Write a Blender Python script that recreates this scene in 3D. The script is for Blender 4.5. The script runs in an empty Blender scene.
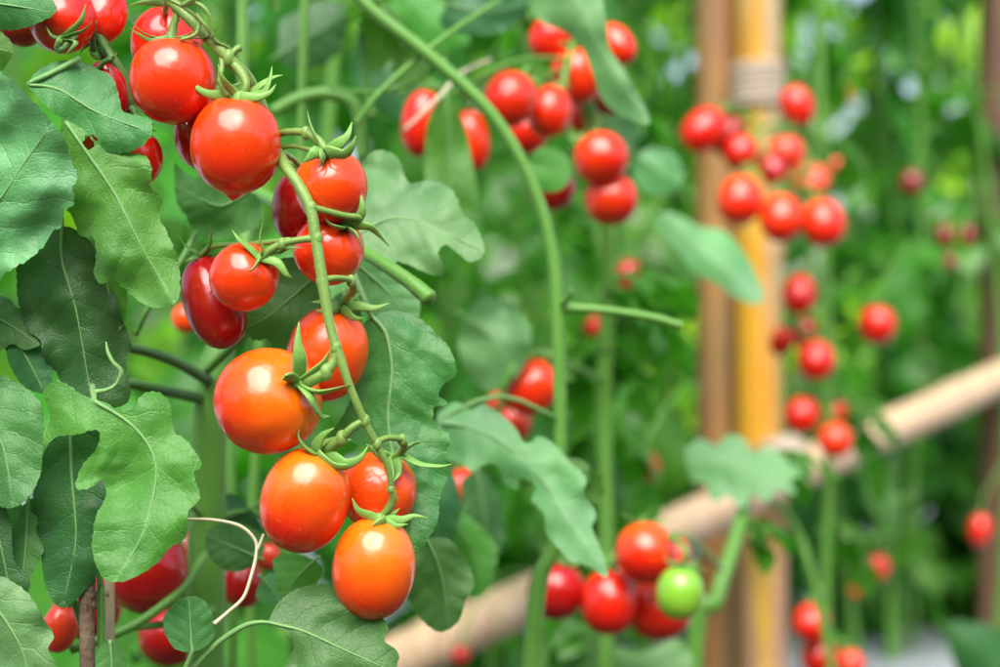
import bpy, math, random
import numpy as np
from mathutils import Vector, Matrix, noise
from mathutils.geometry import delaunay_2d_cdt

rnd = random.Random(11)
R = math.radians
scene = bpy.context.scene
C = scene.collection

# ------------------------------------------------------------------ camera, light, exposure
CAMZ = 0.62
LENS = 70.0
K = 36.0 / LENS / 1000.0            # metres per photo pixel at one metre
D0 = 0.65                           # distance of the front truss
S0 = K * D0

cam = bpy.data.cameras.new('camera')
cam.lens = LENS; cam.sensor_width = 36
cam.clip_start = 0.02; cam.clip_end = 400
cam.dof.use_dof = True
cam.dof.focus_distance = 0.643
cam.dof.aperture_fstop = 7.6
camo = bpy.data.objects.new('camera', cam); C.objects.link(camo)
camo.location = (0, 0, CAMZ); camo.rotation_euler = (R(90), 0, 0)
scene.camera = camo

SUN_EL, SUN_AZ = R(52), R(-12)      # above and behind the viewer, a little to the left
w = bpy.data.worlds.new('World'); scene.world = w; w.use_nodes = True
nt = w.node_tree; nt.nodes.clear()
sky = nt.nodes.new('ShaderNodeTexSky'); sky.sky_type = 'NISHITA'; sky.sun_disc = False
sky.sun_elevation = SUN_EL; sky.sun_rotation = R(180) + SUN_AZ
sky.air_density = 1.0; sky.dust_density = 3.0; sky.ozone_density = 0.6
bg = nt.nodes.new('ShaderNodeBackground'); bg.inputs[1].default_value = 0.062
wo = nt.nodes.new('ShaderNodeOutputWorld')
nt.links.new(sky.outputs[0], bg.inputs[0]); nt.links.new(bg.outputs[0], wo.inputs[0])
sl = bpy.data.lights.new('sun', 'SUN'); sl.energy = 1.5; sl.angle = R(54); sl.color = (1.0, 0.96, 0.9)
so = bpy.data.objects.new('sun', sl); C.objects.link(so)
sd = Vector((math.sin(SUN_AZ) * math.cos(SUN_EL), -math.cos(SUN_AZ) * math.cos(SUN_EL), math.sin(SUN_EL)))
so.rotation_euler = sd.to_track_quat('Z', 'Y').to_euler()
so.location = (0, -2, 4)
vs = scene.view_settings
vs.view_transform = 'Standard'; vs.look = 'None'; vs.gamma = 1.0; vs.use_curve_mapping = False
vs.exposure = 2.12
scene.cycles.max_bounces = 8; scene.cycles.transparent_max_bounces = 8
scene.cycles.transmission_bounces = 6; scene.cycles.diffuse_bounces = 5
try: scene.cycles.use_denoising = True
except Exception: pass

def P(px, py, d):                   # a point of the place, d metres away
    return Vector(((px - 500) * K * d, d, CAMZ - (py - 333.5) * K * d))
def Q(px, py, z=0.0):               # near the front truss; z photo-pixels nearer than D0
    return P(px, py, D0 - z * S0)

# ------------------------------------------------------------------ materials
def nodes(name):
    m = bpy.data.materials.new(name); m.use_nodes = True
    t = m.node_tree; t.nodes.clear()
    out = t.nodes.new('ShaderNodeOutputMaterial')
    return m, t, out
def N(t, typ, **kw):
    n = t.nodes.new(typ)
    for k, v in kw.items():
        if k.startswith('i_'): n.inputs[int(k[2:])].default_value = v
        else: setattr(n, k, v)
    return n
def math_(t, op, a, b=None, c=None, clamp=False):
    n = t.nodes.new('ShaderNodeMath'); n.operation = op; n.use_clamp = clamp
    for i, v in enumerate((a, b, c)):
        if v is None: continue
        if isinstance(v, (int, float)): n.inputs[i].default_value = v
        else: t.links.new(v, n.inputs[i])
    return n.outputs[0]
def mix(t, fac, a, b):
    n = t.nodes.new('ShaderNodeMix'); n.data_type = 'RGBA'
    for i, v in ((0, fac), (6, a), (7, b)):
        if isinstance(v, (int, float)): n.inputs[i].default_value = v
        elif isinstance(v, tuple): n.inputs[i].default_value = (*v, 1) if len(v) == 3 else v
        else: t.links.new(v, n.inputs[i])
    return n.outputs[2]
def ramp(t, fac, stops):
    n = t.nodes.new('ShaderNodeValToRGB'); e = n.color_ramp.elements
    while len(e) < len(stops): e.new(0.5)
    for el, (p, c) in zip(e, stops):
        el.position = p; el.color = (*c, 1)
    t.links.new(fac, n.inputs[0]); return n.outputs[0]
def noise_(t, scale, detail=3, vec=None, rough=0.5):
    n = t.nodes.new('ShaderNodeTexNoise'); n.inputs['Scale'].default_value = scale
    n.inputs['Detail'].default_value = detail; n.inputs['Roughness'].default_value = rough
    if vec is not None: t.links.new(vec, n.inputs['Vector'])
    return n.outputs[0]
def bump(t, h, strength, dist):
    n = t.nodes.new('ShaderNodeBump'); n.inputs['Strength'].default_value = strength
    n.inputs['Distance'].default_value = dist; t.links.new(h, n.inputs['Height']); return n.outputs[0]
def principled(t, **kw):
    p = t.nodes.new('ShaderNodeBsdfPrincipled')
    for k, v in kw.items():
        k = k.replace('_', ' ')
        if hasattr(v, 'links') or hasattr(v, 'is_linked'): t.links.new(v, p.inputs[k])
        elif isinstance(v, tuple) and len(v) == 3: p.inputs[k].default_value = (*v, 1)
        else: p.inputs[k].default_value = v
    return p

def leaf_mat(name, base, light, trans, tfac=0.35, veins=True, rough=0.42, hue=0.02, sheen=0.22, spec=0.45):
    m, t, out = nodes(name)
    tc = N(t, 'ShaderNodeTexCoord'); oi = N(t, 'ShaderNodeObjectInfo')
    sep = N(t, 'ShaderNodeSeparateXYZ'); t.links.new(tc.outputs['UV'], sep.inputs[0])
    nz = noise_(t, 1.6, 4, tc.outputs['UV'])
    big = noise_(t, 22.0, 3, tc.outputs['Object'])
    col = mix(t, math_(t, 'MULTIPLY', math_(t, 'SUBTRACT', big, 0.33, clamp=True), 2.2, clamp=True), tuple(x * 0.85 for x in base), (base[0] * 1.75, base[1] * 1.45, base[2] * 1.2))
    patchy = noise_(t, 75.0, 4, tc.outputs['Object'], 0.65)
    col = mix(t, math_(t, 'MULTIPLY', math_(t, 'SUBTRACT', patchy, 0.50, clamp=True), 1.1, clamp=True), col, (base[0] * 2.0, base[1] * 1.5, base[2] * 1.6))
    h = None
    if veins:
        av = math_(t, 'ABSOLUTE', sep.outputs[1])
        s = math_(t, 'SUBTRACT', sep.outputs[0], math_(t, 'MULTIPLY', av, 0.85))
        s = math_(t, 'ADD', s, math_(t, 'MULTIPLY', math_(t, 'MULTIPLY', av, av), 0.055))
        s = math_(t, 'ADD', s, math_(t, 'MULTIPLY', math_(t, 'SUBTRACT', nz, 0.5), 0.62))
        fr = math_(t, 'FRACT', s)
        dv = math_(t, 'SUBTRACT', 0.5, math_(t, 'ABSOLUTE', math_(t, 'SUBTRACT', fr, 0.5)))
        sv = math_(t, 'SUBTRACT', 1.0, math_(t, 'DIVIDE', dv, 0.055), clamp=True)
        mv = math_(t, 'SUBTRACT', 1.0, math_(t, 'DIVIDE', av, 0.09), clamp=True)
        vo = N(t, 'ShaderNodeTexVoronoi', feature='DISTANCE_TO_EDGE'); vo.inputs['Scale'].default_value = 4.5
        t.links.new(tc.outputs['UV'], vo.inputs['Vector'])
        tv = math_(t, 'SUBTRACT', 1.0, math_(t, 'DIVIDE', vo.outputs[0], 0.09), clamp=True)
        vm = math_(t, 'ADD', math_(t, 'MULTIPLY', sv, 0.38), math_(t, 'ADD', math_(t, 'MULTIPLY', mv, 0.8), math_(t, 'MULTIPLY', tv, 0.05)), clamp=True)
        col = mix(t, vm, col, light)
        fine = noise_(t, 9.0, 4, tc.outputs['UV'], 0.65)
        h = math_(t, 'SUBTRACT', math_(t, 'MULTIPLY', fine, 0.7), math_(t, 'ADD', math_(t, 'MULTIPLY', sv, 0.38), math_(t, 'MULTIPLY', tv, 0.16)))
        # small pale wear spots
        sp = noise_(t, 3.3, 2, tc.outputs['UV'])
        spm = math_(t, 'MULTIPLY', math_(t, 'SUBTRACT', sp, 0.735, clamp=True), 14.0, clamp=True)
        col = mix(t, math_(t, 'MULTIPLY', spm, 0.7), col, (0.33, 0.30, 0.13))
    hs = N(t, 'ShaderNodeHueSaturation')
    t.links.new(math_(t, 'ADD', 0.5 - hue, math_(t, 'MULTIPLY', oi.outputs['Random'], hue * 2)), hs.inputs['Hue'])
    t.links.new(math_(t, 'ADD', 0.82, math_(t, 'MULTIPLY', oi.outputs['Random'], 0.36)), hs.inputs['Value'])
    t.links.new(col, hs.inputs['Color']); col = hs.outputs[0]
    p = principled(t, Base_Color=col, Roughness=rough, Sheen_Weight=sheen, Sheen_Roughness=0.45)
    p.inputs['Sheen Tint'].default_value = (0.75, 0.95, 0.8, 1)
    p.inputs['Specular IOR Level'].default_value = spec
    if h is not None: t.links.new(bump(t, h, 0.6, 0.0006), p.inputs['Normal'])
    tr = N(t, 'ShaderNodeBsdfTranslucent'); tr.inputs[0].default_value = (*trans, 1)
    ms = N(t, 'ShaderNodeMixShader'); ms.inputs[0].default_value = tfac
    t.links.new(p.outputs[0], ms.inputs[1]); t.links.new(tr.outputs[0], ms.inputs[2])
    t.links.new(ms.outputs[0], out.inputs[0]); return m

def tomato_mat(name, body, shoulder, hi=0.5, amount=1.0):
    m, t, out = nodes(name)
    tc = N(t, 'ShaderNodeTexCoord'); sep = N(t, 'ShaderNodeSeparateXYZ'); t.links.new(tc.outputs['Object'], sep.inputs[0])
    nz = noise_(t, 60.0, 3, tc.outputs['Object'])
    z = math_(t, 'ADD', math_(t, 'MULTIPLY', sep.outputs[2], 33.0), 0.42)     # object z in metres, radius about 0.015
    z = math_(t, 'ADD', z, math_(t, 'MULTIPLY', math_(t, 'SUBTRACT', nz, 0.5), 0.55))
    z = math_(t, 'ADD', z, math_(t, 'MULTIPLY', sep.outputs[0], 9.0))
    mid = tuple((a * 0.5 + b * 0.5) for a, b in zip(body, shoulder))
    col = ramp(t, z, [(0.05, body), (0.05 + 0.5 * hi, mid), (0.25 + hi, shoulder)])
    fine = noise_(t, 900.0, 2, tc.outputs['Object'])
    spk = math_(t, 'MULTIPLY', math_(t, 'SUBTRACT', fine, 0.66, clamp=True), 1.6, clamp=True)
    col = mix(t, spk, col, tuple(min(1, c + 0.25) for c in shoulder))
    p = principled(t, Base_Color=col, Roughness=math_(t, 'ADD', 0.12, math_(t, 'MULTIPLY', nz, 0.22)), Coat_Weight=0.12, Coat_Roughness=0.12)
    p.inputs['Subsurface Weight'].default_value = 0.08
    p.inputs['Subsurface Radius'].default_value = (1.0, 0.25, 0.08)
    p.inputs['Subsurface Scale'].default_value = 0.004
    p.inputs['Specular IOR Level'].default_value = 0.62
    lump = noise_(t, 130.0, 2, tc.outputs['Object'])
    t.links.new(bump(t, lump, 0.5, 0.0008), p.inputs['Normal'])
    t.links.new(p.outputs[0], out.inputs[0]); return m

def stem_mat(name, a, b, rough=0.5):
    m, t, out = nodes(name)
    tc = N(t, 'ShaderNodeTexCoord')
    nz = noise_(t, 90.0, 4, tc.outputs['Object']); big = noise_(t, 9.0, 2, tc.outputs['Object'])
    col = mix(t, math_(t, 'ADD', math_(t, 'MULTIPLY', nz, 0.6), math_(t, 'MULTIPLY', big, 0.5), clamp=True), a, b)
    p = principled(t, Base_Color=col, Roughness=rough, Sheen_Weight=0.22, Sheen_Roughness=0.35)
    p.inputs['Sheen Tint'].default_value = (0.8, 1, 0.7, 1)
    p.inputs['Subsurface Weight'].default_value = 0.1; p.inputs['Subsurface Scale'].default_value = 0.002
    t.links.new(bump(t, noise_(t, 700.0, 3, tc.outputs['Object']), 0.35, 0.0005), p.inputs['Normal'])
    t.links.new(p.outputs[0], out.inputs[0]); return m

def bamboo_mat(name, base, other, patch, scale=1.0, thresh=0.5):
    m, t, out = nodes(name)
    tc = N(t, 'ShaderNodeTexCoord')
    mp = N(t, 'ShaderNodeMapping'); t.links.new(tc.outputs['Object'], mp.inputs[0]); mp.inputs['Scale'].default_value = (55, 55, 4 * scale)
    st = N(t, 'ShaderNodeMapping'); t.links.new(tc.outputs['Object'], st.inputs[0]); st.inputs['Scale'].default_value = (260, 260, 6)
    f = noise_(t, 1.0, 4, st.outputs[0]); g = noise_(t, 1.0, 3, mp.outputs[0])
    gm = math_(t, 'MULTIPLY', math_(t, 'SUBTRACT', g, thresh - 0.02, clamp=True), 12.0, clamp=True)
    col = mix(t, gm, base, patch); fm = math_(t, 'MULTIPLY', math_(t, 'SUBTRACT', f, 0.42, clamp=True), 4.5, clamp=True)
    col = mix(t, fm, col, other)
    dk = noise_(t, 1.7, 5, mp.outputs[0], 0.7); dm = math_(t, 'MULTIPLY', math_(t, 'SUBTRACT', dk, 0.53, clamp=True), 7.0, clamp=True)
    col = mix(t, math_(t, 'MULTIPLY', dm, 0.55), col, tuple(c * 0.38 for c in base))
    p = principled(t, Base_Color=col, Roughness=0.45); p.inputs['Specular IOR Level'].default_value = 0.4
    t.links.new(bump(t, f, 0.4, 0.0012), p.inputs['Normal'])
    t.links.new(p.outputs[0], out.inputs[0]); return m

def plain(name, a, b, scale, rough=0.8, bs=0.5, bd=0.01, spec=0.3):
    m, t, out = nodes(name)
    tc = N(t, 'ShaderNodeTexCoord'); nz = noise_(t, scale, 6, tc.outputs['Object'], 0.6)
    col = mix(t, math_(t, 'MULTIPLY', math_(t, 'SUBTRACT', nz, 0.3, clamp=True), 2.4, clamp=True), a, b)
    p = principled(t, Base_Color=col, Roughness=rough); p.inputs['Specular IOR Level'].default_value = spec
    t.links.new(bump(t, nz, bs, bd), p.inputs['Normal'])
    t.links.new(p.outputs[0], out.inputs[0]); return m

M = {}
M['leaf_pale'] = leaf_mat('leaf_pale', (0.080, 0.240, 0.082), (0.15, 0.33, 0.13), (0.14, 0.46, 0.05), 0.22)
M['leaf'] = leaf_mat('leaf', (0.042, 0.168, 0.038), (0.09, 0.25, 0.075), (0.10, 0.40, 0.03), 0.24)
M['leaf_bright'] = leaf_mat('leaf_bright', (0.060, 0.215, 0.030), (0.14, 0.35, 0.07), (0.14, 0.52, 0.02), 0.34)
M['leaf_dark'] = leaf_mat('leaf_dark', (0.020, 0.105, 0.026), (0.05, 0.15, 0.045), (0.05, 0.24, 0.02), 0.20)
M['leaf_back'] = leaf_mat('leaf_back', (0.042, 0.165, 0.014), (0.1, 0.3, 0.08), (0.10, 0.55, 0.012), 0.40, veins=False, hue=0.018, sheen=0.04, spec=0.5, rough=0.36)
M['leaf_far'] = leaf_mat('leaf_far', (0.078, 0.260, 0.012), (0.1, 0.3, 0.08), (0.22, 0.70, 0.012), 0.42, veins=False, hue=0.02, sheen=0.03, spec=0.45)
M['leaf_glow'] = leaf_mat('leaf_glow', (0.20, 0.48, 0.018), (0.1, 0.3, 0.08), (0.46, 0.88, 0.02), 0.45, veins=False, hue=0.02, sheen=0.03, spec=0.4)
M['red'] = tomato_mat('tomato_red', (0.64, 0.008, 0.002), (0.70, 0.020, 0.003), 0.6)
M['scarlet'] = tomato_mat('tomato_scarlet', (0.72, 0.016, 0.002), (0.78, 0.055, 0.003), 0.65)
M['orange'] = tomato_mat('tomato_orange_red', (0.72, 0.012, 0.002), (0.82, 0.105, 0.004), 0.75)
M['fiery'] = tomato_mat('tomato_fiery', (0.74, 0.016, 0.002), (0.86, 0.165, 0.004), 0.95)
M['amber'] = tomato_mat('tomato_amber', (0.76, 0.030, 0.002), (0.86, 0.17, 0.004), 0.80)
M['painted_shade'] = tomato_mat('tomato_painted_shade', (0.17, 0.006, 0.006), (0.20, 0.008, 0.006), 0.6)  # shade over the dim far tomatoes, put into a darker red
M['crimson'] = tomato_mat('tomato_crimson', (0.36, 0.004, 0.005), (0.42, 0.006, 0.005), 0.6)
M['coral'] = tomato_mat('tomato_coral', (0.66, 0.03, 0.012), (0.70, 0.06, 0.02), 0.6)
M['green'] = tomato_mat('tomato_green', (0.24, 0.50, 0.03), (0.18, 0.42, 0.03), 0.6)
M['stem'] = stem_mat('truss_stem_green', (0.095, 0.20, 0.030), (0.20, 0.33, 0.065))
M['sepal'] = stem_mat('sepal_green', (0.06, 0.18, 0.03), (0.14, 0.31, 0.06))
M['sepal_bright'] = stem_mat('sepal_bright', (0.10, 0.26, 0.035), (0.20, 0.40, 0.08))
M['vine'] = stem_mat('vine_green', (0.060, 0.19, 0.020), (0.11, 0.29, 0.035))
M['rib'] = stem_mat('rib_green', (0.10, 0.25, 0.07), (0.15, 0.32, 0.09), 0.6)
M['vine_dark'] = stem_mat('vine_dark', (0.035, 0.11, 0.02), (0.07, 0.18, 0.035))
M['tendril'] = stem_mat('tendril_pale', (0.45, 0.48, 0.28), (0.55, 0.50, 0.36))
M['dry'] = plain('dry_leaf', (0.30, 0.18, 0.06), (0.42, 0.30, 0.14), 200, 0.8, 0.5, 0.001)
M['stick'] = plain('stick_bark', (0.09, 0.055, 0.035), (0.19, 0.13, 0.09), 160, 0.85, 0.8, 0.002)
M['splint'] = plain('split_bamboo', (0.50, 0.40, 0.24), (0.62, 0.50, 0.33), 120, 0.7, 0.4, 0.001)
M['bamboo_yellow'] = bamboo_mat('bamboo_yellow', (0.62, 0.36, 0.018), (0.56, 0.20, 0.02), (0.44, 0.42, 0.28), 0.35, 0.52)
M['bamboo_pink'] = bamboo_mat('bamboo_pink', (0.45, 0.24, 0.14), (0.55, 0.33, 0.21), (0.70, 0.43, 0.02), 1.0, 0.50)
M['bamboo_brown'] = bamboo_mat('bamboo_brown', (0.22, 0.125, 0.070), (0.46, 0.20, 0.05), (0.20, 0.17, 0.09), 0.6, 0.52)
M['bamboo_dark'] = bamboo_mat('bamboo_dark', (0.13, 0.070, 0.042), (0.20, 0.11, 0.06), (0.08, 0.06, 0.04), 0.6, 0.52)
M['bamboo_rail'] = bamboo_mat('bamboo_rail', (0.64, 0.48, 0.33), (0.46, 0.27, 0.15), (0.60, 0.48, 0.30), 0.8, 0.5)
M['twine'] = plain('twine', (0.36, 0.28, 0.21), (0.50, 0.42, 0.35), 300, 0.9, 0.5, 0.002)
M['soil'] = plain('soil', (0.035, 0.025, 0.017), (0.09, 0.065, 0.045), 14, 0.95, 1.0, 0.03)
M['mulch'] = plain('mulch_film', (0.26, 0.29, 0.34), (0.50, 0.53, 0.58), 6, 0.35, 0.5, 0.02, 0.5)
M['grass'] = leaf_mat('grass', (0.10, 0.22, 0.03), (0.1, 0.3, 0.08), (0.20, 0.5, 0.03), 0.3, veins=False)
mw, t, out = nodes('water_drop')
g_ = N(t, 'ShaderNodeBsdfGlass'); g_.inputs['IOR'].default_value = 1.33; g_.inputs['Roughness'].default_value = 0.0
t.links.new(g_.outputs[0], out.inputs[0]); M['water'] = mw

# ------------------------------------------------------------------ object helpers
def mesh_obj(name, V, F, mat, parent=None, uv=None, smooth=True, origin=None):
    V = np.asarray(V, dtype=float)
    if origin is None: origin = Vector((0, 0, 0))
    me = bpy.data.meshes.new(name)
    me.from_pydata((V - np.array(origin)).tolist(), [], [tuple(f) for f in F])
    if uv is not None:
        l = me.uv_layers.new(name='UVMap')
        vi = np.zeros(len(me.loops), dtype=np.int32); me.loops.foreach_get('vertex_index', vi)
        l.data.foreach_set('uv', np.asarray(uv, dtype=np.float32)[vi].ravel())
    if smooth: me.polygons.foreach_set('use_smooth', [True] * len(me.polygons))
    me.materials.append(mat); me.update()
    o = bpy.data.objects.new(name, me); C.objects.link(o)
    o.location = origin
    if parent is not None: adopt(o, parent)
    return o
def world_of(o):                    # world matrix without needing a depsgraph update
    m = Matrix.LocRotScale(o.location, o.rotation_euler, o.scale)
    return world_of(o.parent) @ o.matrix_parent_inverse @ m if o.parent else m
def adopt(o, parent):
    o.parent = parent; o.matrix_parent_inverse = world_of(parent).inverted()
def thing(name, label, cat, loc, group=None):
    o = bpy.data.objects.new(name, None); C.objects.link(o); o.location = loc
    o.empty_display_size = 0.05
    o['label'] = label; o['category'] = cat
    if group: o['group'] = group
    return o

def crom(pts, n):                   # Catmull-Rom through n-dimensional points
    pts = [np.array(p, dtype=float) for p in pts]
    if len(pts) == 2: return [pts[0] + (pts[1] - pts[0]) * i / n for i in range(n + 1)]
    ext = [2 * pts[0] - pts[1]] + pts + [2 * pts[-1] - pts[-2]]
    out = []
    for i in range(1, len(ext) - 2):
        a, b, c, d = ext[i - 1], ext[i], ext[i + 1], ext[i + 2]
        for j in range(n):
            u = j / n
            out.append(0.5 * ((2 * b) + (c - a) * u + (2 * a - 5 * b + 4 * c - d) * u * u + (3 * b - a - 3 * c + d) * u ** 3))
    out.append(pts[-1]); return out

def tube(pts, radii, n=8, sub=6, flat=1.0, bumps=0.0, cap=True, seed=0, normal=None):
    """Tapered tube through 3-D points -> (V, F). flat < 1 squashes it across `normal`."""
    rr = [(*p, r) for p, r in zip(pts, radii)]
    c = crom(rr, sub); V = []; F = []
    P3 = [Vector(q[:3]) for q in c]; rad = [q[3] for q in c]
    prev = None
    for i, p in enumerate(P3):
        tg = (P3[min(i + 1, len(P3) - 1)] - P3[max(i - 1, 0)])
        tg = tg.normalized() if tg.length > 1e-9 else Vector((0, 0, 1))
        if prev is None:
            base = Vector(normal) if normal is not None else (Vector((0, -1, 0.13)) if abs(tg.y) < 0.9 else Vector((0, 0, 1)))
        else: base = prev
        nx = (base - tg * base.dot(tg))
        nx = nx.normalized() if nx.length > 1e-6 else tg.orthogonal().normalized()
        ny = tg.cross(nx); prev = nx
        for k in range(n):
            a = 2 * math.pi * k / n
            r = rad[i]
            if bumps: r *= 1 + bumps * noise.noise(Vector((p.x * 220 + seed, p.y * 220 + math.cos(a) * 2, p.z * 220 + math.sin(a) * 2)))
            V.append(tuple(p + nx * math.cos(a) * r * flat + ny * math.sin(a) * r))
    m = len(P3)
    for i in range(m - 1):
        for k in range(n):
            k2 = (k + 1) % n
            F.append((i * n + k, i * n + k2, (i + 1) * n + k2, (i + 1) * n + k))
    if cap:
        F.append(tuple(range(n))[::-1]); F.append(tuple((m - 1) * n + k for k in range(n)))
    return V, F
class Acc:
    def __init__(s): s.V = []; s.F = []
    def add(s, vf):
        o = len(s.V); s.V.extend(vf[0]); s.F.extend(tuple(i + o for i in f) for f in vf[1]); return s
    def obj(s, name, mat, parent=None, origin=None): return mesh_obj(name, s.V, s.F, mat, parent, origin=origin)

def hairs(path, radii, count, seed, length=0.0009):
    """short stiff hairs standing off a stem"""
    r_ = random.Random(seed); c = crom([(*p, r) for p, r in zip(path, radii)], 10); V = []; F = []
    for _ in range(count):
        i = r_.randrange(len(c) - 1); u = r_.random()
        q = c[i] * (1 - u) + c[i + 1] * u
        p = Vector(q[:3]); tg = Vector((c[i + 1] - c[i])[:3])
        if tg.length < 1e-9: continue
        tg.normalize()
        d = tg.orthogonal().normalized(); d = (Matrix.Rotation(r_.uniform(0, 6.28), 3, tg) @ d).normalized()
        b = p + d * q[3] * 0.9; e = p + d * (q[3] + length * r_.uniform(0.5, 1.2)) + tg * length * r_.uniform(-.3, .3)
        s = tg.cross(d) * 0.00006; k = len(V)
        V += [tuple(b - s), tuple(b + s), tuple(b + tg * 0.0001), tuple(e)]
        F += [(k, k + 1, k + 3), (k + 1, k + 2, k + 3), (k + 2, k, k + 3)]
    return V, F

# ------------------------------------------------------------------ tomatoes
def fruit_mesh(a, b, tip=0.0, seed=0, nu=44, nv=30, square=0.93, dent=0.10, waist=0.0):
    V = []; F = []; r_ = random.Random(seed); ph = r_.uniform(0, 6.28); lob = r_.choice([2, 3, 3, 4])
    for j in range(nv + 1):
        th = math.pi * j / nv
        sr = math.sin(th) ** square if 0 < j < nv else 0.0
        cz = math.copysign(abs(math.cos(th)) ** 0.95, math.cos(th))
        for i in range(nu):
            f = 2 * math.pi * i / nu
            r = a * sr * (1 + 0.014 * math.cos(lob * f + ph) * (0.5 + 0.5 * cz) + 0.010 * math.cos(2 * f + ph * 2))
            r *= 1 + waist * cz
            z = b * cz
            if cz > 0: z -= dent * a * math.exp(-(sr / 0.30) ** 2)
            else: z -= tip * a * math.exp(-(sr / 0.16) ** 2)
            V.append((r * math.cos(f), r * math.sin(f), z))
    for j in range(nv):
        for i in range(nu):
            i2 = (i + 1) % nu
            F.append((j * nu + i, (j + 1) * nu + i, (j + 1) * nu + i2, j * nu + i2))
    # poles share a point; merge rings
    top = tuple(np.mean(V[:nu], axis=0)); bot = tuple(np.mean(V[-nu:], axis=0))
    for i in range(nu): V[i] = top; V[nv * nu + i] = bot
    remap = list(range(len(V)))
    for i in range(nu): remap[i] = 0; remap[nv * nu + i] = nv * nu
    F2 = []
    for f in F:
        g = []
        for q in (remap[x] for x in f):
            if q not in g: g.append(q)
        F2.append(tuple(g))
    used = sorted(set(q for f in F2 for q in f)); ix = {q: n_ for n_, q in enumerate(used)}
    return [V[q] for q in used], [tuple(ix[q] for q in f) for f in F2]

def sepal(pts, wid, n=8):
    """a tapered, slightly keeled sepal through 3-D points"""
    m = len(pts); prof = [0.8, 1.0, 0.86, 0.62, 0.34, 0.06]
    rad = [wid * np.interp(i / (m - 1), np.linspace(0, 1, len(prof)), prof) for i in range(m)]
    return tube(pts, rad, n=n, sub=5, flat=0.30, cap=True)

def auto_sepals(a, b, dent, seed, count=5, length=1.0, simple=False):
    """sepals in the fruit's own frame (+z is the stem end)"""
    r_ = random.Random(seed); acc = Acc(); z0 = b - dent * a * 0.9
    f0 = r_.uniform(0, 6.28)
    for k in range(count):
        f = f0 + 2 * math.pi * k / count + r_.uniform(-.25, .25)
        L = a * r_.uniform(0.75, 1.15) * length; r = a * 0.05; z = z0 + a * 0.05
        ph = R(r_.uniform(-2, 14)); curl = R(r_.uniform(10, 75)) if r_.random() < .8 else R(-25)
        pts = []; st = 6
        tw = r_.uniform(-.35, .35)
        for i in range(st + 1):
            u = i / st
            ff = f + tw * u * u
            zs = z
            rr_ = min(r / a, 0.98)
            surf = b * (1 - rr_ ** 2.1) ** 0.5 if rr_ < 1 else 0
            zs = max(z, min(surf, z0 + .12 * a) + a * 0.045 if rr_ < .75 else z)
            pts.append((r * math.cos(ff), r * math.sin(ff), zs))
            e = ph + curl * u * u * 1.6
            r += L / st * math.cos(e); z = zs + L / st * math.sin(e)
        acc.add(sepal(pts, a * 0.105 if not simple else a * 0.12, n=6 if simple else 8))
    acc.add(tube([(0, 0, z0 - a * .02), (0, 0, z0 + a * 0.09), (0, 0, z0 + a * 0.17)], [a * 0.15, a * 0.12, a * 0.07], n=8, sub=2))
    return acc

class Tom: pass
def tomato(c, a, b, axis, mat, label, group, tip=0.0, seed=0, sepals=None, count=5, length=1.0, wid=None, drops=(), simple=False, cal=True, spin=None, sepmat='sepal', waist=0.0):
    """c centre, a/b half widths in metres, axis unit vector from tip to stem end"""
    axis = Vector(axis).normalized()
    rot = axis.to_track_quat('Z', 'Y').to_matrix()
    rot = rot @ Matrix.Rotation(spin if spin is not None else (seed * 1.7) % 6.28, 3, 'Z')
    root = thing('tomato', label, 'tomato', c, group)
    root.rotation_euler = rot.to_euler()
    W = world_of(root)
    V, F = fruit_mesh(a, b, tip, seed, nu=24 if simple else 48, nv=16 if simple else 32, waist=waist)
    o = mesh_obj('fruit', V, F, M[mat]); o.parent = root
    if cal:
        if sepals is None:
            acc = auto_sepals(a, b, 0.10, seed + 5, count, length, simple)
            o = acc.obj('calyx', M[sepmat]); o.parent = root
        else:
            acc = Acc(); Wi = W.inverted(); base = Vector((0, 0, b - 0.06 * a))
            for s in sepals:
                pts = [tuple(base)] + [tuple(Wi @ Q(*q)) for q in s]
                acc.add(sepal(pts, (wid or 0.0014) * 1.2))
            acc.add(tube([(0, 0, b - a * .12), (0, 0, b + a * 0.02), (0, 0, b + a * 0.10)], [a * 0.16, a * 0.12, a * 0.07], n=10, sub=2))
            o = acc.obj('calyx', M[sepmat]); o.parent = root
    for (f, th, r) in drops:
        th = R(th); f = R(f)
        d = Vector((math.sin(th) ** .93 * math.cos(f) * a, math.sin(th) ** .93 * math.sin(f) * a, math.cos(th) * b))
        n_ = Vector((d.x / a / a, d.y / a / a, d.z / b / b)).normalized()
        Vd, Fd = fruit_mesh(r, r * 0.75, 0, 1, 14, 10, 1.0, 0)
        q = n_.to_track_quat('Z', 'Y').to_matrix()
        Vd = [tuple(q @ Vector(v) + d + n_ * r * 0.25) for v in Vd]
        o = mesh_obj('water_drop', Vd, Fd, M['water']); o.parent = root
    t = Tom(); t.top = Vector(c) + axis * (b - 0.02 * a); t.axis = axis; t.a = a; t.root = root
    return t

def pedicel(acc, t, q, r=0.0011, knuckle=True, n=8):
    """stalk from a tomato's calyx to point q on its truss, with the swollen joint half way"""
    q = Vector(q); p0 = t.top; L = (q - p0).length
    k = p0 + t.axis * min(0.35 * L, 0.009); m = (k + q) / 2 + t.axis * 0.12 * L
    pts = [p0, k, m, q]; rad = [r * 0.95, r * (1.35 if knuckle else 1), r, r * 1.15]
    acc.add(tube([tuple(x) for x in pts], rad, n=n, sub=5, bumps=0.12))

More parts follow.
